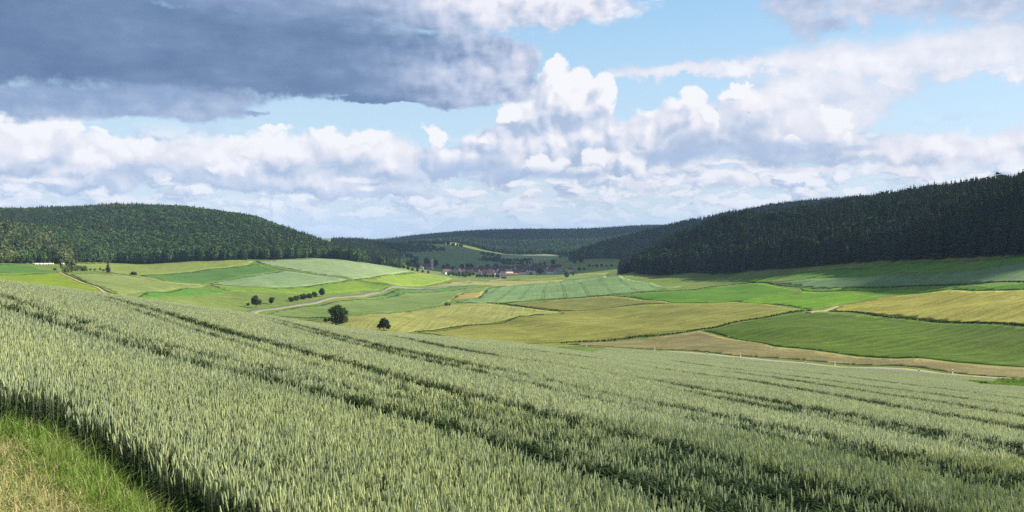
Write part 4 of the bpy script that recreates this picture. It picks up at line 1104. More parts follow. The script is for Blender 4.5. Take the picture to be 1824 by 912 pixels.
def house(name, label, x, y, L, W, eave, rise, wall, roof, turn, group=None, cat='house', chimney=True, storeys=2, sink=.6, wins=True):
    """gabled house: ridge along local X (length L), gables at +-X; turn rotates it about Z"""
    t = empty(name, (x, y, gz(x, y) - .1), turn); tag(t, label, cat, group)
    h = eave; a, b = L / 2, W / 2
    V = [(-a, -b, -sink), (a, -b, -sink), (a, b, -sink), (-a, b, -sink), (-a, -b, h), (a, -b, h), (a, b, h), (-a, b, h), (-a, 0, h + rise - .12), (a, 0, h + rise - .12)]
    F = [(0, 1, 5, 4), (1, 2, 6, 9, 5), (2, 3, 7, 6), (3, 0, 4, 8, 7)]
    mesh_obj('wall', V, F, M[wall], t)
    ov = .45; s = rise / b; e = h - ov * s; c = .18
    V = [(-a - ov, -b - ov, e), (a + ov, -b - ov, e), (a + ov, 0, h + rise), (-a - ov, 0, h + rise), (a + ov, b + ov, e), (-a - ov, b + ov, e)]
    V += [(p[0], p[1], p[2] + c) for p in V]
    F = [(6, 7, 8, 9), (9, 8, 10, 11), (0, 3, 2, 1), (3, 5, 4, 2), (0, 1, 7, 6), (4, 5, 11, 10), (1, 2, 8, 7), (2, 4, 10, 8), (3, 0, 6, 9), (5, 3, 9, 11)]
    r = mesh_obj('roof', V, F, M[roof], t)
    if chimney:
        V = []; F = []; box(V, F, a * .2, a * .2 + .9, -.4 + b * .2, .5 + b * .2, h + rise * .6, h + rise + 1.0)
        mesh_obj('chimney', V, F, M['roof_brown'], r)
    if wins:
        for (nx, side, ln) in ((max(2, int(L / 3.2)), 'y', L), (max(2, int(W / 3.2)), 'x', W)):
            for sg in (-1, 1):
                if side == 'y' and sg > 0: continue
                for st in range(storeys):
                    z0 = .95 + st * 2.7
                    if z0 + 1.3 > h + (0 if side == 'y' else rise * .35): continue
                    for i in range(nx):
                        q = -ln / 2 + ln * (i + .5) / nx; V = []; F = []
                        if side == 'y': box(V, F, q - .5, q + .5, sg * (b + .04) - .02, sg * (b + .04) + .02, z0, z0 + 1.3)
                        else: box(V, F, sg * (a + .04) - .02, sg * (a + .04) + .02, q - .5, q + .5, z0, z0 + 1.3)
                        mesh_obj('window', V, F, M['glass'], t)
    return t


H90 = math.radians(90)
def at(u, y): return uy(u, y)
# (u, distance, length, width, eave, rise, wall, roof, turn, label)
HOUSES = [
    (751, 1610, 9, 7, 4.5, 3.5, 'render_white', 'roof_brown', H90, 'white house below the church at the end of the lane'),
    (794, 1560, 15, 10, 5, 4.5, 'render_white', 'roof_red', .95, 'large white-gabled house with red roof standing apart beside the church lane'),
    (799, 1680, 14, 9, 5, 4, 'render_white', 'roof_dark', .2, 'white house with grey roof behind the red-roofed house at the lane'),
    (820, 1640, 12, 9, 5.5, 6, 'render_white', 'roof_dark', H90 + .2, 'steep white gable house standing highest among the first dark roofs'),
    (849, 1610, 18, 9, 4.5, 4.5, 'render_grey', 'roof_red', .08, 'long low house under a bright red roof behind the orchard'),
    (862, 1600, 11, 9, 5, 5, 'render_white', 'roof_red', H90 - .3, 'white-gabled house with red roof next to the long red roof'),
    (872, 1535, 12, 9, 4, 4, 'render_cream', 'roof_brown', .15, 'brown-roofed house half hidden behind the orchard trees'),
    (885.5, 1600, 12, 7.5, 4, 6.5, 'render_white', 'roof_dark', H90, 'bright white pointed gable among dark roofs above the red shed'),
    (911, 1590, 13, 8, 4.5, 7, 'render_white', 'roof_dark', H90 + .1, 'white pointed gable rising behind the long cream hall'),
    (931, 1580, 11, 7, 4, 5, 'render_white', 'roof_dark', H90, 'small white gable between brown roofs past the cream hall'),
    (951.5, 1510, 9, 6, 5.5, 3.5, 'render_white', 'roof_dark', H90, 'narrow white house front beside the big village tree'),
    (980, 1515, 13, 11, 5.5, 5, 'render_white', 'roof_red', .12, 'big white house with broad red roof at the end of the village'),
    (989.5, 1500, 9, 7, 5, 4, 'render_grey', 'roof_brown', H90 - .2, 'grey stone gable leaning against the big red-roofed house'),
    (1001, 1560, 11, 8, 3.6, 3.6, 'render_grey', 'roof_dark', H90 - .25, 'low grey-green gable between the two red roofs at the village end'),
    (1015, 1560, 13, 8, 4, 4, 'render_cream', 'roof_red', .5, 'last house of the village with pale red roof and beige gable'),
]
for (u, y, L, W, e, r, wl, rf, tn, lab) in HOUSES:
    x, yy = at(u, y); house('house', lab, x, yy, L, W, e, r, wl, rf, tn)
# the dark crowd of roofs in the middle
rv = random.Random(77)
k = 0
for row, (yy, n, u0, u1) in enumerate([(1535, 12, 802, 962), (1565, 13, 804, 972), (1595, 14, 806, 975), (1630, 14, 816, 985), (1665, 13, 830, 1000), (1705, 12, 838, 990), (1750, 9, 850, 970)]):
    for i in range(n):
        u = u0 + (u1 - u0) * (i + rv.uniform(.15, .85)) / n; y = yy + rv.uniform(-14, 14)
        if any(abs(u - h[0]) < 6.5 and abs(y - h[1]) < 16 for h in HOUSES): continue
        x, y2 = at(u, y)
        house('house', 'dark-roofed house in the crowded shaded middle of the village', x, y2, rv.uniform(11, 17), rv.uniform(8, 10.5), rv.uniform(4.2, 6.2), rv.uniform(4.4, 6.4), rv.choice(['render_grey', 'render_white', 'render_cream', 'render_grey']), rv.choice(['roof_dark', 'roof_dark', 'roof_brown', 'roof_brown']), rv.choice([0, H90]) + rv.uniform(-.3, .3),
              group='dark-roofed houses in the middle of the village', wins=(row == 0), storeys=1)
# long cream hall with a white tent-like roof
x, y = at(911.5, 1480)
t = house('village_hall', 'long low cream hall with orange roof at the meadow edge', x, y, 24, 9, 3.4, 2.2, 'render_cream', 'roof_orange', .05, cat='hall', chimney=False, storeys=1)
x, y = at(908, 1500)
house('barn', 'white-roofed barn behind the long cream hall', x, y, 12, 10, 4.4, 3.6, 'render_cream', 'sheet_white', 0.0, cat='barn', chimney=False, wins=False)
x, y = at(897, 1395)
t = house('shed', 'dark red wooden shed alone in front of the orchard row', x, y, 9, 7, 2.6, 3.0, 'wood_brown', 'roof_red', .1, cat='shed', chimney=False, wins=False)
V = []; F = []; box(V, F, -1.2, 1.2, -3.58, -3.52, 0, 2.2); mesh_obj('door', V, F, M['roof_dark'], t)
x, y = at(939.2, 1370)
house('hut', 'tiny white hut alone on the green village meadow', x, y, 3, 2.4, 1.9, 1.0, 'render_white', 'sheet_white', H90, cat='hut', chimney=False, wins=False, sink=.3)

# church
x, y = at(770, 1640)
t = empty('church', (x, y, gz(x, y))); tag(t, 'village church with long red roof and white tower with pointed spire', 'church')
V = []; F = []
a, b, h, rs = 11.5, 5.2, 8.0, 7.0; ox = -14.5
V = [(ox - a, -b, -1), (ox + a, -b, -1), (ox + a, b, -1), (ox - a, b, -1), (ox - a, -b, h), (ox + a, -b, h), (ox + a, b, h), (ox - a, b, h), (ox - a, 0, h + rs - .1), (ox + a, 0, h + rs - .1)]
mesh_obj('nave', V, [(0, 1, 5, 4), (1, 2, 6, 9, 5), (2, 3, 7, 6), (3, 0, 4, 8, 7)], M['render_grey'], t)
e = h - .6
V = [(ox - a - .4, -b - .5, e), (ox + a + .2, -b - .5, e), (ox + a + .2, 0, h + rs), (ox - a - .4, 0, h + rs), (ox + a + .2, b + .5, e), (ox - a - .4, b + .5, e)]
V += [(p[0], p[1], p[2] + .2) for p in V]
mesh_obj('roof', V, [(6, 7, 8, 9), (9, 8, 10, 11), (0, 3, 2, 1), (3, 5, 4, 2), (0, 1, 7, 6), (4, 5, 11, 10), (1, 2, 8, 7), (2, 4, 10, 8), (3, 0, 6, 9), (5, 3, 9, 11)], M['roof_red'], t)
V = []; F = []; box(V, F, -2.6, 2.6, -2.6, 2.6, -1, 21); tw = mesh_obj('tower', V, F, M['render_pale'], t); t.scale = (.85, .85, .85)
V = []; F = []; box(V, F, -2.9, 2.9, -2.9, 2.9, 21, 21.6); mesh_obj('cornice', V, F, M['render_grey'], tw)
V = [(-3, -3, 21.6), (3, -3, 21.6), (3, 3, 21.6), (-3, 3, 21.6), (-1.5, -1.5, 24.2), (1.5, -1.5, 24.2), (1.5, 1.5, 24.2), (-1.5, 1.5, 24.2), (0, 0, 30)]
mesh_obj('spire', V, [(0, 1, 5, 4), (1, 2, 6, 5), (2, 3, 7, 6), (3, 0, 4, 7), (4, 5, 8), (5, 6, 8), (6, 7, 8), (7, 4, 8)], M['render_grey'], t)
for sx in (-.9, .9):
    V = []; F = []; box(V, F, sx - .5, sx + .5, -2.68, -2.62, 16, 19); mesh_obj('belfry_window', V, F, M['glass'], t)
for i in range(4):
    V = []; F = []; q = ox - 8.5 + i * 5.4; box(V, F, q - .6, q + .6, -b - .06, -b - .02, 2.2, 6.2); mesh_obj('nave_window', V, F, M['glass'], t)

# row of white wrapped bales at the foot of the near wood
M['wrap'] = plain('white_bale_wrap', (0.78, 0.78, 0.76, 1), 0.45, 0.4, .06, 3)
def bale_mesh():
    V = []; F = []; n = 14; L = 1.3; R = .72
    prof = [(-L, R * .82), (-L + .12, R), (L - .12, R), (L, R * .82)]
    for (xx, r) in prof:
        for k in range(n): an = 6.283 * k / n; V.append((xx, r * math.cos(an), R + r * math.sin(an)))
    for j in range(3):
        for k in range(n): F.append((j * n + k, j * n + (k + 1) % n, (j + 1) * n + (k + 1) % n, (j + 1) * n + k))
    F.append(tuple(range(n - 1, -1, -1))); F.append(tuple(range(3 * n, 4 * n)))
    me = bpy.data.meshes.new('bale'); me.from_pydata(V, [], F); me.materials.append(M['wrap']); me.update(); return me
bm_ = bale_mesh()
for i, u in enumerate([61, 64, 66.5, 70.5, 73, 77, 79.5, 82, 86, 88.5, 92.5, 111.5]):
    p = ground_at(u, 471.5 - .02 * i, 500); o = bpy.data.objects.new('silage_bale', bm_); COL.objects.link(o); o.location = (p[0], p[1], gz(*p) + .1); o.scale = (1.15, 1.15, 1.15); o.rotation_euler = (0, 0, .1 + .1 * math.sin(i))
    if i == 11: tag(o, 'single white wrapped bale beside the willow, apart from the row', 'bale')
    else: tag(o, 'white wrapped silage bale in the row at the foot of the wood', 'bale', 'white bales in a row below the wood')

# ---- village trees
OR = [crown_mesh(300 + i, 260, .55, lumpy(30 + i, 5, 5.2, 2.8, .9), 'leaf_dark') for i in range(3)]
OT = trunk_mesh('trunk', 3.2, .22, .09, M['bark'], 3, 1, 1.2)
for i, u in enumerate([850, 854.5, 859, 863.5, 868, 873, 878, 885, 888.5]):
    x, y = at(u, 1400 + 3 * (i % 2)); t = empty('fruit_tree', (x, y, gz(x, y)), i * 1.3); s = 1.25 + .15 * math.sin(i * 2.2); t.scale = (s, s, s)
    tag(t, 'round orchard tree in the row between the stubble strip and the village', 'tree', 'orchard trees in a row before the village')
    for nm, me in (('crown', OR[i % 3]), ('trunk', OT)): o = bpy.data.objects.new(nm, me); COL.objects.link(o); o.parent = t
VT = [crown_mesh(320 + i, 420, .9, lumpy(40 + i, 7, 11, 5.0, 1.0), 'leaf_dark') for i in range(3)] + [crown_mesh(330 + i, 420, .9, lumpy(50 + i, 7, 11, 4.6, 1.0), 'leaf_mid') for i in range(2)]
VTT = trunk_mesh('trunk', 6, .4, .15, M['bark'], 4, 1, 2.5)
def vtree(u, y, h, label, k, group=None):
    x, y = at(u, y); t = empty('broadleaf_tree', (x, y, gz(x, y)), u); s = h / 11; t.scale = (s, s, s); tag(t, label, 'tree', group)
    for nm, me in (('crown', VT[k]), ('trunk', VTT)): o = bpy.data.objects.new(nm, me); COL.objects.link(o); o.parent = t
vtree(963, 1500, 17, 'big dark-green tree between the white house front and the big red roof', 0)
vtree(800, 1395, 9, 'small round tree at the tip of the copse before the village', 1)
for i, (u, y, h) in enumerate([(808, 1400, 9), (813, 1405, 8), (818, 1410, 11), (825, 1420, 12), (831, 1425, 13), (837, 1435, 12), (828, 1405, 8)]):
    vtree(u, y, h, 'bushy green tree of the copse in front of the dark roofs', 3 + i % 2, 'trees of the copse before the village')
vtree(1009, 1330, 12, 'thin pale tree standing alone between oat field and village end', 4)
vtree(1021, 1380, 8, 'small bright green tree next to the last house', 3)
rv = random.Random(5)
for i in range(34):
    u = rv.uniform(716, 812) if i < 16 else rv.uniform(815, 1040); y = rv.uniform(1580, 1680) if i < 16 else rv.uniform(1690, 1850)
    if any(abs(u - h[0]) < 5 and y < h[1] + 6 for h in HOUSES): y += 60
    if i < 16 and (757 < u < 776 or 787 < u < 803): y = rv.uniform(1700, 1780)
    if i < 16: vtree(u, y, rv.uniform(9, 17), 'dark tree crowding round the church and its lane', rv.choice([0, 1, 2, 3]), 'trees round the church')
    else: vtree(u, y, rv.uniform(8, 15), 'dark tree rising behind the village roofs', rv.choice([0, 1, 2]), 'trees behind the village roofs')
for i in range(30):
    u = rv.uniform(806, 1000); y = rv.uniform(1500, 1720)
    if any(abs(u - h[0]) < 5 and y < h[1] + 6 for h in HOUSES) or 896 < u < 926: continue
    vtree(u, y, rv.uniform(5.5, 9), 'low garden tree among the dark village roofs', rv.choice([0, 1, 2]), 'garden trees among the village roofs')
for i, (u, v) in enumerate([(700, 478), (706, 477.5), (712, 478.5), (719, 480), (727, 482), (735, 484), (744, 486), (753, 488), (763, 489)]):
    p = ground_at(u, v, 1250); vtree(u, p[1] + 25, [12, 9, 10, 8, 8, 7, 8, 6, 6][i], 'grey-green tree along the lane below the church', 3 + i % 2, 'trees along the church lane')

# ------------------------------------------------------------------ reflector posts
M['post_white'] = plain('post_white', (0.78, 0.78, 0.76, 1), 0.5, 0.3, .03)
M['post_black'] = plain('post_black', (0.02, 0.02, 0.02, 1), 0.5, 0.3, .03)
M['reflector'] = plain('reflector', (0.65, 0.55, 0.40, 1), 0.2, 0.5, .03)
def prism(z0, z1, slope, grow=0.0):
    w, d = .075 + grow, .05 + grow
    V = [(-w, -d, z0), (w, -d, z0), (w * .55, d * 1.3, z0), (-w * .55, d * 1.3, z0), (-w, -d, z1 - slope), (w, -d, z1 - slope), (w * .55, d * 1.3, z1), (-w * .55, d * 1.3, z1)]
    return V, [(3, 2, 1, 0), (4, 5, 6, 7), (0, 1, 5, 4), (1, 2, 6, 5), (2, 3, 7, 6), (3, 0, 4, 7)]
posts = [(1682, 664, 'far', 'white reflector post nearest the weedy corner, on the stubble side'), (1651, 666, 'near', 'white reflector post nearest the weedy corner, on the wheat side'), (1474.5, 650, 'far', 'white reflector post on the stubble side, second from the weedy corner'),
         (1446, 651.5, 'near', 'white reflector post on the wheat side, second from the weedy corner'), (1300, 638, 'far', 'white reflector post at the middle of the brown stubble strip'), (1274, 637, 'near', 'white reflector post half sunk in wheat at the middle of the stubble strip'),
         (1153, 626, 'far', 'white reflector post below the narrowing end of the stubble'), (1031, 617, 'far', 'white reflector post at the very tip of the stubble strip'), (923, 612, 'far', 'white reflector post standing on the wheat crest below the olive-gold grain')]
RL = np.array(smooth_poly(road_line, False, 3))
pm = []
for nm, (V, F), mt in (('post_body', prism(-.2, 1.05, .05), 'post_white'), ('black_band', prism(.72, .92, 0, .004), 'post_black'), ('reflector', ([(-.03, -.058, .76), (.03, -.058, .76), (.03, -.058, .88), (-.03, -.058, .88), (-.03, -.052, .76), (.03, -.052, .76), (.03, -.052, .88), (-.03, -.052, .88)], [(3, 2, 1, 0), (4, 5, 6, 7), (0, 1, 5, 4), (1, 2, 6, 5), (2, 3, 7, 6), (3, 0, 4, 7)]), 'reflector')):
    me = bpy.data.meshes.new(nm); me.from_pydata(V, [], F); me.materials.append(M[mt]); me.update(); pm.append((nm, me))
for (u, v, side, lab) in posts:
    # the column's crossing with the road edge on the stated side
    a = (u - CX) / FOC
    d = RL[:, 0] - a * RL[:, 1]; kk = [i for i in range(len(d) - 1) if d[i] * d[i + 1] <= 0]
    i0 = min(kk, key=lambda i: RL[i][1]); c = (RL[i0] + RL[i0 + 1]) / 2; tn = RL[i0 + 1] - RL[i0]; tn = tn / np.linalg.norm(tn); nrm = np.array([-tn[1], tn[0]])
    if nrm @ c < 0: nrm = -nrm
    q = c + nrm * (3.6 if side == 'far' else -3.4)
    t = empty('reflector_post', (q[0], q[1], gz(*q)), .3); t.scale = (2.1, 2.1, 1.25); tag(t, lab, 'post', 'white reflector posts along the valley road')
    for nm, me in pm: o = bpy.data.objects.new(nm, me); COL.objects.link(o); o.parent = t

# a far bird
by = 260.0; V = [(-.32, 0, 0), (.30, .0, .02), (.02, .05, .06), (-.04, -.06, -.05), (.36, .02, .03), (-.05, .9, .30), (.14, .75, .28), (-.02, .05, .02), (-.06, -.85, .34), (.12, -.70, .30), (-.48, .1, .0), (-.48, -.1, .0)]
F = [(0, 3, 1), (0, 1, 2), (1, 4, 2), (1, 3, 4), (0, 2, 3), (7, 6, 5), (2, 7, 5), (2, 5, 6), (3, 8, 9), (7, 9, 8), (2, 9, 3), (0, 10, 11)]
M['feather'] = plain('dark_plumage', (0.035, 0.033, 0.035, 1), .8, .1)
o = mesh_obj('bird', V, F, M['feather']); o.location = ((1334 - CX) / FOC * by, by, -(200.5 - V0) / FOC * by); o.rotation_euler = (.3, .2, 2.2); o.scale = (.75, .75, .75)
tag(o, 'tiny dark bird flying before the pale cloud', 'bird')
# ------------------------------------------------------------------ wheat on the near slope
def stalk_mat(name, ca, cb, trans=0.2, spec=0.25, rough=0.55, pos=0.0):
    m, g, out = new_mat(name)
    at = g.n.new('ShaderNodeAttribute'); at.attribute_name = 'tone'
    oi = g.n.new('ShaderNodeObjectInfo'); geo = g.n.new('ShaderNodeNewGeometry')
    n = g.noise(geo.outputs['Position'], .16, 4, .55, dim='2D')
    f = g.m('ADD', g.m('MULTIPLY', at.outputs['Fac'], .75), g.m('ADD', g.m('MULTIPLY', oi.outputs['Random'], .25), g.m('MULTIPLY', g.m('SUBTRACT', n, .5), .8)), clamp=True)
    col = g.mix(f, ca, cb)
    p = g.n.new('ShaderNodeBsdfPrincipled'); g.put(p.inputs['Base Color'], col); p.inputs['Roughness'].default_value = rough; p.inputs['Specular IOR Level'].default_value = spec
    t = g.n.new('ShaderNodeBsdfTranslucent'); g.put(t.inputs[0], col)
    mx = g.n.new('ShaderNodeMixShader'); mx.inputs[0].default_value = trans
    g.l.new(p.outputs[0], mx.inputs[1]); g.l.new(t.outputs[0], mx.inputs[2]); g.l.new(mx.outputs[0], out.inputs[0])
    return m


M['ear'] = stalk_mat('wheat_ears', (0.31, 0.37, 0.235, 1), (0.54, 0.57, 0.27, 1), .40)
M['ear_near'] = stalk_mat('wheat_ears_near', (0.33, 0.395, 0.25, 1), (0.58, 0.62, 0.29, 1), .42)
M['straw'] = stalk_mat('wheat_stems', (0.15, 0.19, 0.10, 1), (0.26, 0.29, 0.16, 1), .1)
M['blade'] = stalk_mat('wheat_leaves', (0.024, 0.046, 0.022, 1), (0.075, 0.115, 0.036, 1), .25, .06, .8)


def wheat_clump(seed, size, count, h=WHEAT_H, lod=0, leafy=False):
    r = random.Random(seed); s = Soup(); mi = []
    def f(pts, t, m): s.face(pts, t); mi.append(m)
    for i in range(count):
        x = r.uniform(-.5, .5) * size; y = r.uniform(-.5, .5) * size
        H = h * r.gauss(1.0, .055); el = r.uniform(.075, .105); lx, ly = r.gauss(0, .045), r.gauss(0, .045)
        a = r.uniform(0, 6.28); t = r.random()
        bx, by_, bz = x + lx * .8, y + ly * .8, H - el
        tx, ty, tz = bx + lx * .25 + r.gauss(0, .008), by_ + ly * .25 + r.gauss(0, .008), H
        w = .0078 if lod == 0 else (.0155 if lod == 1 else .0145)
        # ear: a four sided spindle
        ring = [(math.cos(a + k * 1.571) * w, math.sin(a + k * 1.571) * w) for k in range(4)]
        lo = [(bx + q[0] * .55, by_ + q[1] * .55, bz) for q in ring]; mid = [((bx + tx) / 2 + q[0], (by_ + ty) / 2 + q[1], (bz + tz) / 2 - .005) for q in ring]
        hi = [(tx + q[0] * .4, ty + q[1] * .4, tz) for q in ring]
        bare = leafy and r.random() < .72
        for k in range(4):
            if bare: break
            k2 = (k + 1) % 4
            if lod < 1: f([lo[k], lo[k2], mid[k2], mid[k]], t, 0); f([mid[k], mid[k2], hi[k2], hi[k]], t, 0)
            elif k % 2 == 0: f([lo[k], lo[k2], hi[k2], hi[k]], t, 0)
        if not bare: f([hi[0], hi[1], hi[2], hi[3]], t, 0)
        # stem
        sw = .0022 if lod == 0 else .003
        if lod < 2:
            for (ux, uy_) in ((sw, 0), (0, sw)):
                f([(x - ux, y - uy_, 0 if lod == 0 else h * .62), (x + ux, y + uy_, 0 if lod == 0 else h * .62), (bx + ux, by_ + uy_, bz), (bx - ux, by_ - uy_, bz)], t, 1)
        # leaves
        for z0, ln, wd in ((.60, .20, .013), (.52, .22, .015), (.40, .22, .015)) if leafy else (((.48, .18, .007), (.34, .24, .009), (.2, .22, .008)) if lod == 0 else ((((.54, .20, .010),) if i % 3 == 0 else ()) if lod == 1 else ((.56, .18, .02),) if i % 3 == 0 else ())):
            an = r.uniform(0, 6.28); c, sn = math.cos(an), math.sin(an); z = z0 * h / .78 * r.uniform(.9, 1.1) + .03; L = ln * r.uniform(.7, 1.2); rise = r.uniform(.3, .9) * L; dr = r.uniform(-.3, .5) * L
            p0 = (x + lx * .5, y + ly * .5, z); p1 = (p0[0] + c * L * .5, p0[1] + sn * L * .5, z + rise * .6); p2 = (p0[0] + c * L, p0[1] + sn * L, z + rise * .6 - dr * .6)
            nx, ny = -sn * wd, c * wd
            tt = r.random()
            f([(p0[0] - nx * .7, p0[1] - ny * .7, p0[2]), (p0[0] + nx * .7, p0[1] + ny * .7, p0[2]), (p1[0] + nx, p1[1] + ny, p1[2]), (p1[0] - nx, p1[1] - ny, p1[2])], tt, 2)
            f([(p1[0] - nx, p1[1] - ny, p1[2]), (p1[0] + nx, p1[1] + ny, p1[2]), p2], tt, 2)
    me = s.mesh('wheat', [M['ear_near' if lod == 0 else 'ear'], M['straw'], M['blade']])
    me.polygons.foreach_set('material_index', np.array(mi, dtype=np.int32)); return me


# tractor tracks
TR_PX = [[(-120, 497), (0, 525), (137, 569), (274, 607), (356, 627), (500, 657), (604, 683), (708, 704), (850, 738), (1000, 777), (1180, 821), (1290, 852), (1400, 884), (1520, 925), (1700, 985)],
         [(-120, 512), (0, 542), (110, 576), (233, 611), (356, 644), (438, 660), (500, 677), (620, 708), (760, 744), (880, 777), (1000, 812), (1135, 850), (1262, 892), (1400, 945)],
         [(172, 524.5), (192, 529), (356, 575), (500, 615), (640, 650), (800, 690), (1000, 741), (1153, 778), (1271, 807), (1450, 852), (1600, 893), (1750, 940)],
         [(176, 531), (192, 536), (301, 571), (384, 597), (500, 631), (640, 668), (800, 710), (900, 735), (1000, 758), (1153, 798), (1271, 830), (1400, 865), (1530, 903), (1700, 955)],
         [(450, 561), (520, 576), (600, 596), (700, 619), (800, 640), (900, 660), (1000, 681), (1200, 722), (1400, 762), (1600, 804), (1824, 846), (2000, 882)],
         [(480, 571), (560, 592), (660, 618), (760, 641), (880, 667), (1000, 694), (1200, 737), (1400, 779), (1600, 822), (1824, 868), (2000, 905)],
         [(700, 598), (800, 617), (900, 634), (1000, 649), (1150, 674), (1300, 700), (1450, 727), (1600, 754), (1824, 796), (2000, 830)],
         [(760, 612), (860, 630), (1000, 656), (1150, 683), (1300, 711), (1450, 738), (1600, 766), (1824, 810), (2000, 846)],
         [(930, 622), (1100, 643), (1300, 673), (1450, 697), (1600, 723), (1824, 762), (2000, 795)],
         [(1120, 640), (1300, 662), (1450, 683), (1600, 705), (1824, 740), (2000, 770)],
         [(1200, 642), (1400, 668), (1600, 694), (1824, 724), (2000, 750)],
         [(1280, 645), (1450, 664), (1600, 683), (1824, 711), (2000, 733)]]
TRACKS = [np.array(smooth_poly([ground_at(u, v, 3.0, WHEAT_H) for (u, v) in t], False, 10)) for t in TR_PX]
TSEG = np.concatenate([np.stack([t[:-1], t[1:]], 1) for t in TRACKS]); TID = np.concatenate([np.full(len(t) - 1, i) for i, t in enumerate(TRACKS)])


TR_W = [.72, 1, 1, .50, 1, .8, 1, .8, 1, 1, 1, 1]
FAR_LIM = [(-1.2, 60), (-.75, 75), (-.65, 84), (-.487, 98), (-.325, 112), (-.162, 132), (0, 165), (.081, 205), (.12, 270)]
def field_mask(x, y):
    a = x / y
    lim = np.interp(a, [p[0] for p in FAR_LIM], [p[1] for p in FAR_LIM])
    ok = y < lim
    # keep clear of the road verge
    RS = np.stack([RL[:-1], RL[1:]], 1)
    near = (a > .05) & (y > 60)
    if near.any():
        rd = np.full(len(x), 1e9); k = np.nonzero(near)[0]; rd[k] = seg_dist(x[k], y[k], RS)
        # beyond the road?
        ry = np.interp(a, (RL[:, 0] / RL[:, 1])[::-1][np.argsort((RL[:, 0] / RL[:, 1])[::-1])] if 0 else np.sort(RA[:, 0]), RA[np.argsort(RA[:, 0]), 1])
        ok &= ~(near & (rd < 5.2)) & ~(near & (y > ry - 4))
    return ok


_k = RL[:, 1] < 360
RA = np.stack([RL[_k, 0] / RL[_k, 1], RL[_k, 1]], 1)
weed_patch = [ground_at(u, v, 60) for (u, v) in [(1716, 687), (1780, 679), (1850, 680), (1960, 690), (1960, 710), (1824, 697), (1760, 695)]]


def wheat_points(y0, y1, sp, seed, track_w):
    r = np.random.default_rng(seed)
    xs = np.arange(-.98 * y1 - 4, .98 * y1 + 4, sp); ys = np.arange(y0 * .55, y1, sp)
    X, Y = np.meshgrid(xs, ys); X = X.ravel(); Y = Y.ravel()
    R = np.hypot(X, Y); k = (R >= y0) & (R < y1) & (np.abs(X) < .98 * Y + 2.5); X, Y = X[k], Y[k]
    X = X + r.uniform(-.3, .3, len(X)) * sp; Y = Y + r.uniform(-.3, .3, len(Y)) * sp
    k = in_poly(X, Y, EPOLY); X, Y = X[k], Y[k]
    k = field_mask(X, Y); X, Y = X[k], Y[k]
    d = np.full(len(X), 1e9)
    for t_, f_ in zip(TRACKS, TR_W): d = np.minimum(d, seg_dist(X, Y, np.stack([t_[:-1], t_[1:]], 1)) / f_)
    rr0 = np.hypot(X, Y)
    w = np.interp(rr0, [8, 14.9, 15.1, 28, 59.9, 60.1, 120], [.26, .34, .36, .60, .74, .95, 1.2]) + .04 * np.sin(X * .9 + Y * 1.3) + .03 * np.sin(X * 3.1 - Y * 2.3)
    k = (d > w) & ~in_poly(X, Y, weed_patch); X, Y, d, w = X[k], Y[k], d[k], w[k]
    return X, Y, d, w, r


parts_ = []
NV = 6
protosW = [proto('w', wheat_clump(500 + i, .30, 44, lod=0)) for i in range(NV)] + [proto('w', wheat_clump(520 + i, .30, 34, lod=1)) for i in range(NV)] + [proto('w', wheat_clump(540 + i, .62, 130, lod=2)) for i in range(NV)]
protosW += [proto('w', wheat_clump(560 + i, .30, 30, lod=0, leafy=True)) for i in range(3)] + [proto('w', wheat_clump(570 + i, .62, 110, lod=2, leafy=True)) for i in range(3)]
P_, S_, R_, I_, Z_ = [], [], [], [], []
for lod, (y0, y1, sp, tw) in enumerate([(2.5, 15, .26, 0), (15, 60, .27, 0), (60, 330, .55, 0)]):
    X, Y, d, tw0, r = wheat_points(y0, y1, sp, 600 + lod, tw)
    n = len(X); Z = height(X, Y)
    swell = .5 + .5 * np.sin(X * .35 + 1.3 * np.sin(Y * .21)) * np.sin(Y * .42 + 1.1 * np.sin(X * .17))
    P_.append(np.stack([X, Y, Z], 1)); S_.append(np.ones(n)); R_.append(r.integers(0, 4, n) * 1.5708 + r.uniform(-.2, .2, n)); edge_ = (d < tw0 + (.20 if lod < 2 else .34)) & (r.random(n) < .8)
    I_.append(np.where(edge_, 3 * NV + (0 if lod < 2 else 3) + r.integers(0, 3, n), lod * NV + r.integers(0, NV, n)))
    Z_.append(.98 + .035 * swell + r.normal(0, .018, n) - .06 * np.exp(-(d / .5) ** 2))
    print('wheat', lod, n)
wheat = instancer('wheat', np.concatenate(P_), np.concatenate(S_), np.concatenate(R_), np.concatenate(I_), protosW, label='grey-green standing wheat covering the whole near slope with tractor tracks', cat='wheat', zscale=np.concatenate(Z_))

# soil and low leaves under the crop
M['soil'] = crop_mat('field_soil', (0.030, 0.042, 0.020, 1), (0.055, 0.060, 0.032, 1), patch=3, fine=.3)
lim_pts = [((a) * y, y) for a, y in [(-1.0, 66), (-.75, 72), (-.65, 80), (-.487, 94), (-.325, 108), (-.162, 128), (0, 160), (.081, 200)]]
rside = [(p[0] * 1.0, p[1]) for p in [tuple(RL[i] - 6.5 * (RL[i] / np.linalg.norm(RL[i]))) for i in range(len(RL)) if RL[i][1] < 290 and RL[i][0] / RL[i][1] > .1][::-3]]
rside.sort(key=lambda p: p[0] / p[1])
soil_poly = lim_pts + rside + [(rside[-1][0] * .8, rside[-1][1] * .6), (30, 20), (14, 4)] + [EDGE[i] for i in range(len(EDGE) - 1, -1, -3)]
drape('wheat_field', soil_poly, M['soil'], .06, da=.012, db=.012, label='dark soil and stubble under the standing wheat', cat='field')

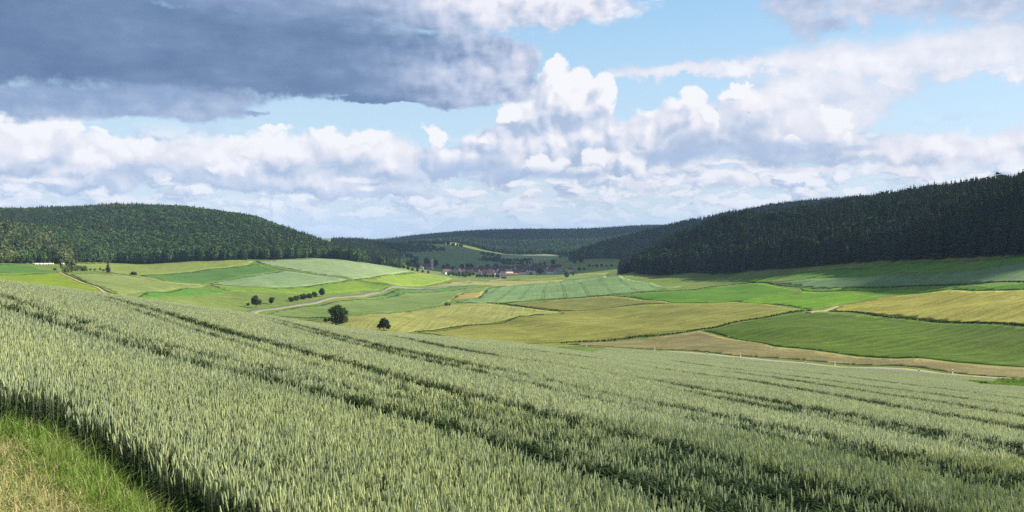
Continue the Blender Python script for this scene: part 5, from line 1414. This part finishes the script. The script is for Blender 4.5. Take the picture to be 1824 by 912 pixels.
# ------------------------------------------------------------------ grass margin in the corner
M['grass_green'] = stalk_mat('lush_grass', (0.085, 0.175, 0.020, 1), (0.26, 0.38, 0.055, 1), .38)
M['grass_dry'] = stalk_mat('dry_grass', (0.30, 0.26, 0.10, 1), (0.56, 0.48, 0.24, 1), .25)
M['grass_pale'] = stalk_mat('pale_grass', (0.20, 0.25, 0.07, 1), (0.42, 0.40, 0.16, 1), .3)


def tuft(seed, n, size, h, mats, wd=.004, lean=.5, share=(1,)):
    r = random.Random(seed); s = Soup(); mi = []
    for i in range(n):
        x, y = r.gauss(0, size * .45), r.gauss(0, size * .45); a = r.uniform(0, 6.28); c, sn = math.cos(a), math.sin(a)
        H = h * r.uniform(.45, 1.15); L = H * r.uniform(.15, lean); w = wd * r.uniform(.6, 1.4); t = r.random()
        m = r.choices(range(len(mats)), share)[0]
        px_, py_ = -sn * w, c * w
        pts = [(x + c * L * f ** 1.8, y + sn * L * f ** 1.8, H * (1.12 * f - .32 * f * f * (L / H + .2))) for f in (0, .4, .75, 1)]
        for k in range(3):
            w0, w1 = (1 - k * .22), (1 - (k + 1) * .3)
            s.face([(pts[k][0] - px_ * w0, pts[k][1] - py_ * w0, pts[k][2]), (pts[k][0] + px_ * w0, pts[k][1] + py_ * w0, pts[k][2]), (pts[k + 1][0] + px_ * w1, pts[k + 1][1] + py_ * w1, pts[k + 1][2]), (pts[k + 1][0] - px_ * w1, pts[k + 1][1] - py_ * w1, pts[k + 1][2])], t); mi.append(m)
    me = s.mesh('grass', [M[k] for k in mats]); me.polygons.foreach_set('material_index', np.array(mi, dtype=np.int32)); return me


gx = np.arange(-20, 4, .085); gy = np.arange(1.0, 17, .085)
X, Y = np.meshgrid(gx, gy); X = X.ravel(); Y = Y.ravel(); r = np.random.default_rng(9)
X = X + r.uniform(-.04, .04, len(X)); Y = Y + r.uniform(-.04, .04, len(Y))
k = ~in_poly(X, Y, EPOLY) & (X / Y > -1.6) & (X / Y < .05); X, Y = X[k], Y[k]
d = seg_dist(X, Y, ES); k = d < 7.5; X, Y, d = X[k], Y[k], d[k]
wav = .16 * np.sin(X * 2.1 + Y) + .12 * np.sin(Y * 3.3 - X * 1.2)
lush = (d > .04) & (d < 1.15 + wav); dry = d >= .85 + wav
Z = height(X, Y)
n = int(lush.sum())
hz = np.interp(d[lush], [0, .25, .7, 1.2, 1.6], [.55, 1.0, .95, .6, .4]) * r.uniform(.6, 1.3, n)
instancer('grass', np.stack([X, Y, Z - .01], 1)[lush], np.full(n, 1.0), r.uniform(0, 6.28, n), r.integers(0, 5, n), [proto('g', tuft(700 + i, 26, .13, .25, ['grass_green', 'grass_pale', 'grass_dry'], .0042, 1.3, (8, 2.2, .7))) for i in range(5)],
          label='lush bright green grass strip along the cut edge of the wheat', cat='grass', zscale=hz)
n = int(dry.sum())
instancer('dry_grass', np.stack([X, Y, Z - .01], 1)[dry], r.uniform(.8, 1.2, n), r.uniform(0, 6.28, n), r.integers(0, 5, n), [proto('g', tuft(720 + i, 22, .12, .13, ['grass_dry', 'grass_pale', 'grass_green'], .0042, 1.6, (5, 3, 1))) for i in range(5)],
          label='short straw-coloured mown grass in the corner beside the lush grass', cat='grass')
# broad-leaved weeds in the grass and at the weedy road corner
def weed_mesh(seed, n=26, size=.16):
    r = random.Random(seed); s = Soup()
    for i in range(n):
        a = r.uniform(0, 6.28); c, sn = math.cos(a), math.sin(a); L = size * r.uniform(.4, 1); z = size * r.uniform(.3, 2.2); w = .03 * size / .16 * r.uniform(.6, 1.3)
        s.face([(c * L * .2, sn * L * .2, z), (c * L * .7 - sn * w, sn * L * .7 + c * w, z + .03), (c * L * 1.2, sn * L * 1.2, z - .02), (c * L * .7 + sn * w, sn * L * .7 - c * w, z + .03)], r.random())
    return s.mesh('weed', [M['leaf_w']])
M['leaf_w'] = leaf_mat('weed_leaves', (0.10, 0.19, 0.03, 1), (0.22, 0.32, 0.07, 1), .3)
x, y = scatter(weed_patch, .45, 31); r = np.random.default_rng(3); n = len(x)
wl = [proto('g', weed_mesh(760 + i, 40, .4)) for i in range(3)] + [proto('g', tuft(770 + i, 40, .4, .7, ['grass_green', 'blade'], .014, .6, (2, 1))) for i in range(2)]
instancer('weeds', np.stack([x, y, height(x, y)], 1), r.uniform(.7, 1.2, n), r.uniform(0, 6.28, n), r.integers(0, 5, n), wl, label='dark and bright weeds in the missing corner of the wheat near the road', cat='weeds')
for i, (u, v, h) in enumerate([(1745, 688, 1.0), (1752, 687.5, 1.3), (1760, 687, .9), (1786, 683, 1.2), (1796, 682.5, 1.1)]):
    p = ground_at(u, v + 6, 60); t = tree('weed_bush', 'dark weed clump in the missing wheat corner by the road', p[0], p[1], h, h * .75, 'leaf_dark', 800 + i, 120, .14, trunk=False, cat='bush', group='dark weed clumps at the wheat corner', z0=0)
for i, (u, v) in enumerate([(222, 850), (236, 862), (60, 776)]):
    p = ground_at(u, v, 2.5); o = bpy.data.objects.new('broadleaf_weed', weed_mesh(780 + i, 30, .15)); COL.objects.link(o); o.location = (p[0], p[1], gz(*p) + .05)
    tag(o, ['broad-leaved green weed in the grass close to the dark wheat edge', 'smaller broad-leaved weed touching the wheat stems', 'leafy weed in the grass strip higher up the slope'][i], 'weed')
# ------------------------------------------------------------------ clouds that shade parts of the valley
M['cloud'] = plain('cloud_white', (0.85, 0.86, 0.88, 1), 1.0, 0.0, .04, .01)
def cloud(label, tx, ty, rx, ry, alt, seed, turn=0.0, lumps=None):
    """a cumulus high in the sky towards the sun, above and outside the view, over whose shadow (tx, ty) lies"""
    z0 = gz(tx, ty); t_ = (alt - z0) / SUN_DIR.z
    c = Vector((tx, ty, z0)) + SUN_DIR * t_
    r = random.Random(seed); bm = bmesh.new()
    bmesh.ops.create_icosphere(bm, subdivisions=5, radius=1.0)
    L = [(Vector((r.uniform(-.8, .8), r.uniform(-.8, .8), r.uniform(-.1, .8))), r.uniform(.25, .5)) for _ in range(14)]
    for v in bm.verts:
        d = v.co.normalized(); k = 1.0
        for (p, q) in L:
            k = max(k, 1 + q * max(0, d.dot(p.normalized()) - .75) * 2.2)
        k *= 1 + .07 * math.sin(d.x * 7 + seed) * math.sin(d.y * 6 - seed) + .05 * math.sin(d.x * 17) * math.sin(d.y * 15 + seed) * math.cos(d.z * 13)
        v.co = d * k; v.co.z = v.co.z if v.co.z > -.12 else -.12 + (v.co.z + .12) * .12
        v.co = Vector((v.co.x * rx, v.co.y * ry, v.co.z * min(rx, ry) * .4))
    me = bpy.data.meshes.new('cloud'); bm.to_mesh(me); bm.free(); me.materials.append(M['cloud'])
    me.polygons.foreach_set('use_smooth', [True] * len(me.polygons))
    o = bpy.data.objects.new('cloud', me); COL.objects.link(o); o.location = c; o.rotation_euler = (0, 0, turn)
    tag(o, label, 'cloud', kind='structure'); return o


cloud('white cumulus whose shadow lies over the village', -70, 2140, 310, 500, 1600, 1, .2)
cloud('white cumulus whose shadow lies over the long hill', 420, 1800, 330, 300, 1500, 2)
cloud('white cumulus whose shadow lies over the barley below the forest', 450, 520, 115, 110, 800, 3, .4)
cloud('white cumulus whose shadow lies over the distant ridge', 150, 3700, 650, 330, 2300, 4)

# ------------------------------------------------------------------ the air between
HAZE_ON = True
if HAZE_ON:
    m, g, out = new_mat('haze_air')
    v = g.n.new('ShaderNodeVolumePrincipled'); v.inputs['Density'].default_value = 0.000052
    v.inputs['Color'].default_value = (0.46, 0.68, 1.0, 1); v.inputs['Anisotropy'].default_value = 0.0
    g.l.new(v.outputs[0], out.inputs['Volume'])
    V = []; F = []; box(V, F, -15000, 15000, -15000, 15000, -900, 240)
    o = mesh_obj('haze', V, F, m); tag(o, 'thin bluish summer haze filling the valley', 'haze', kind='stuff')
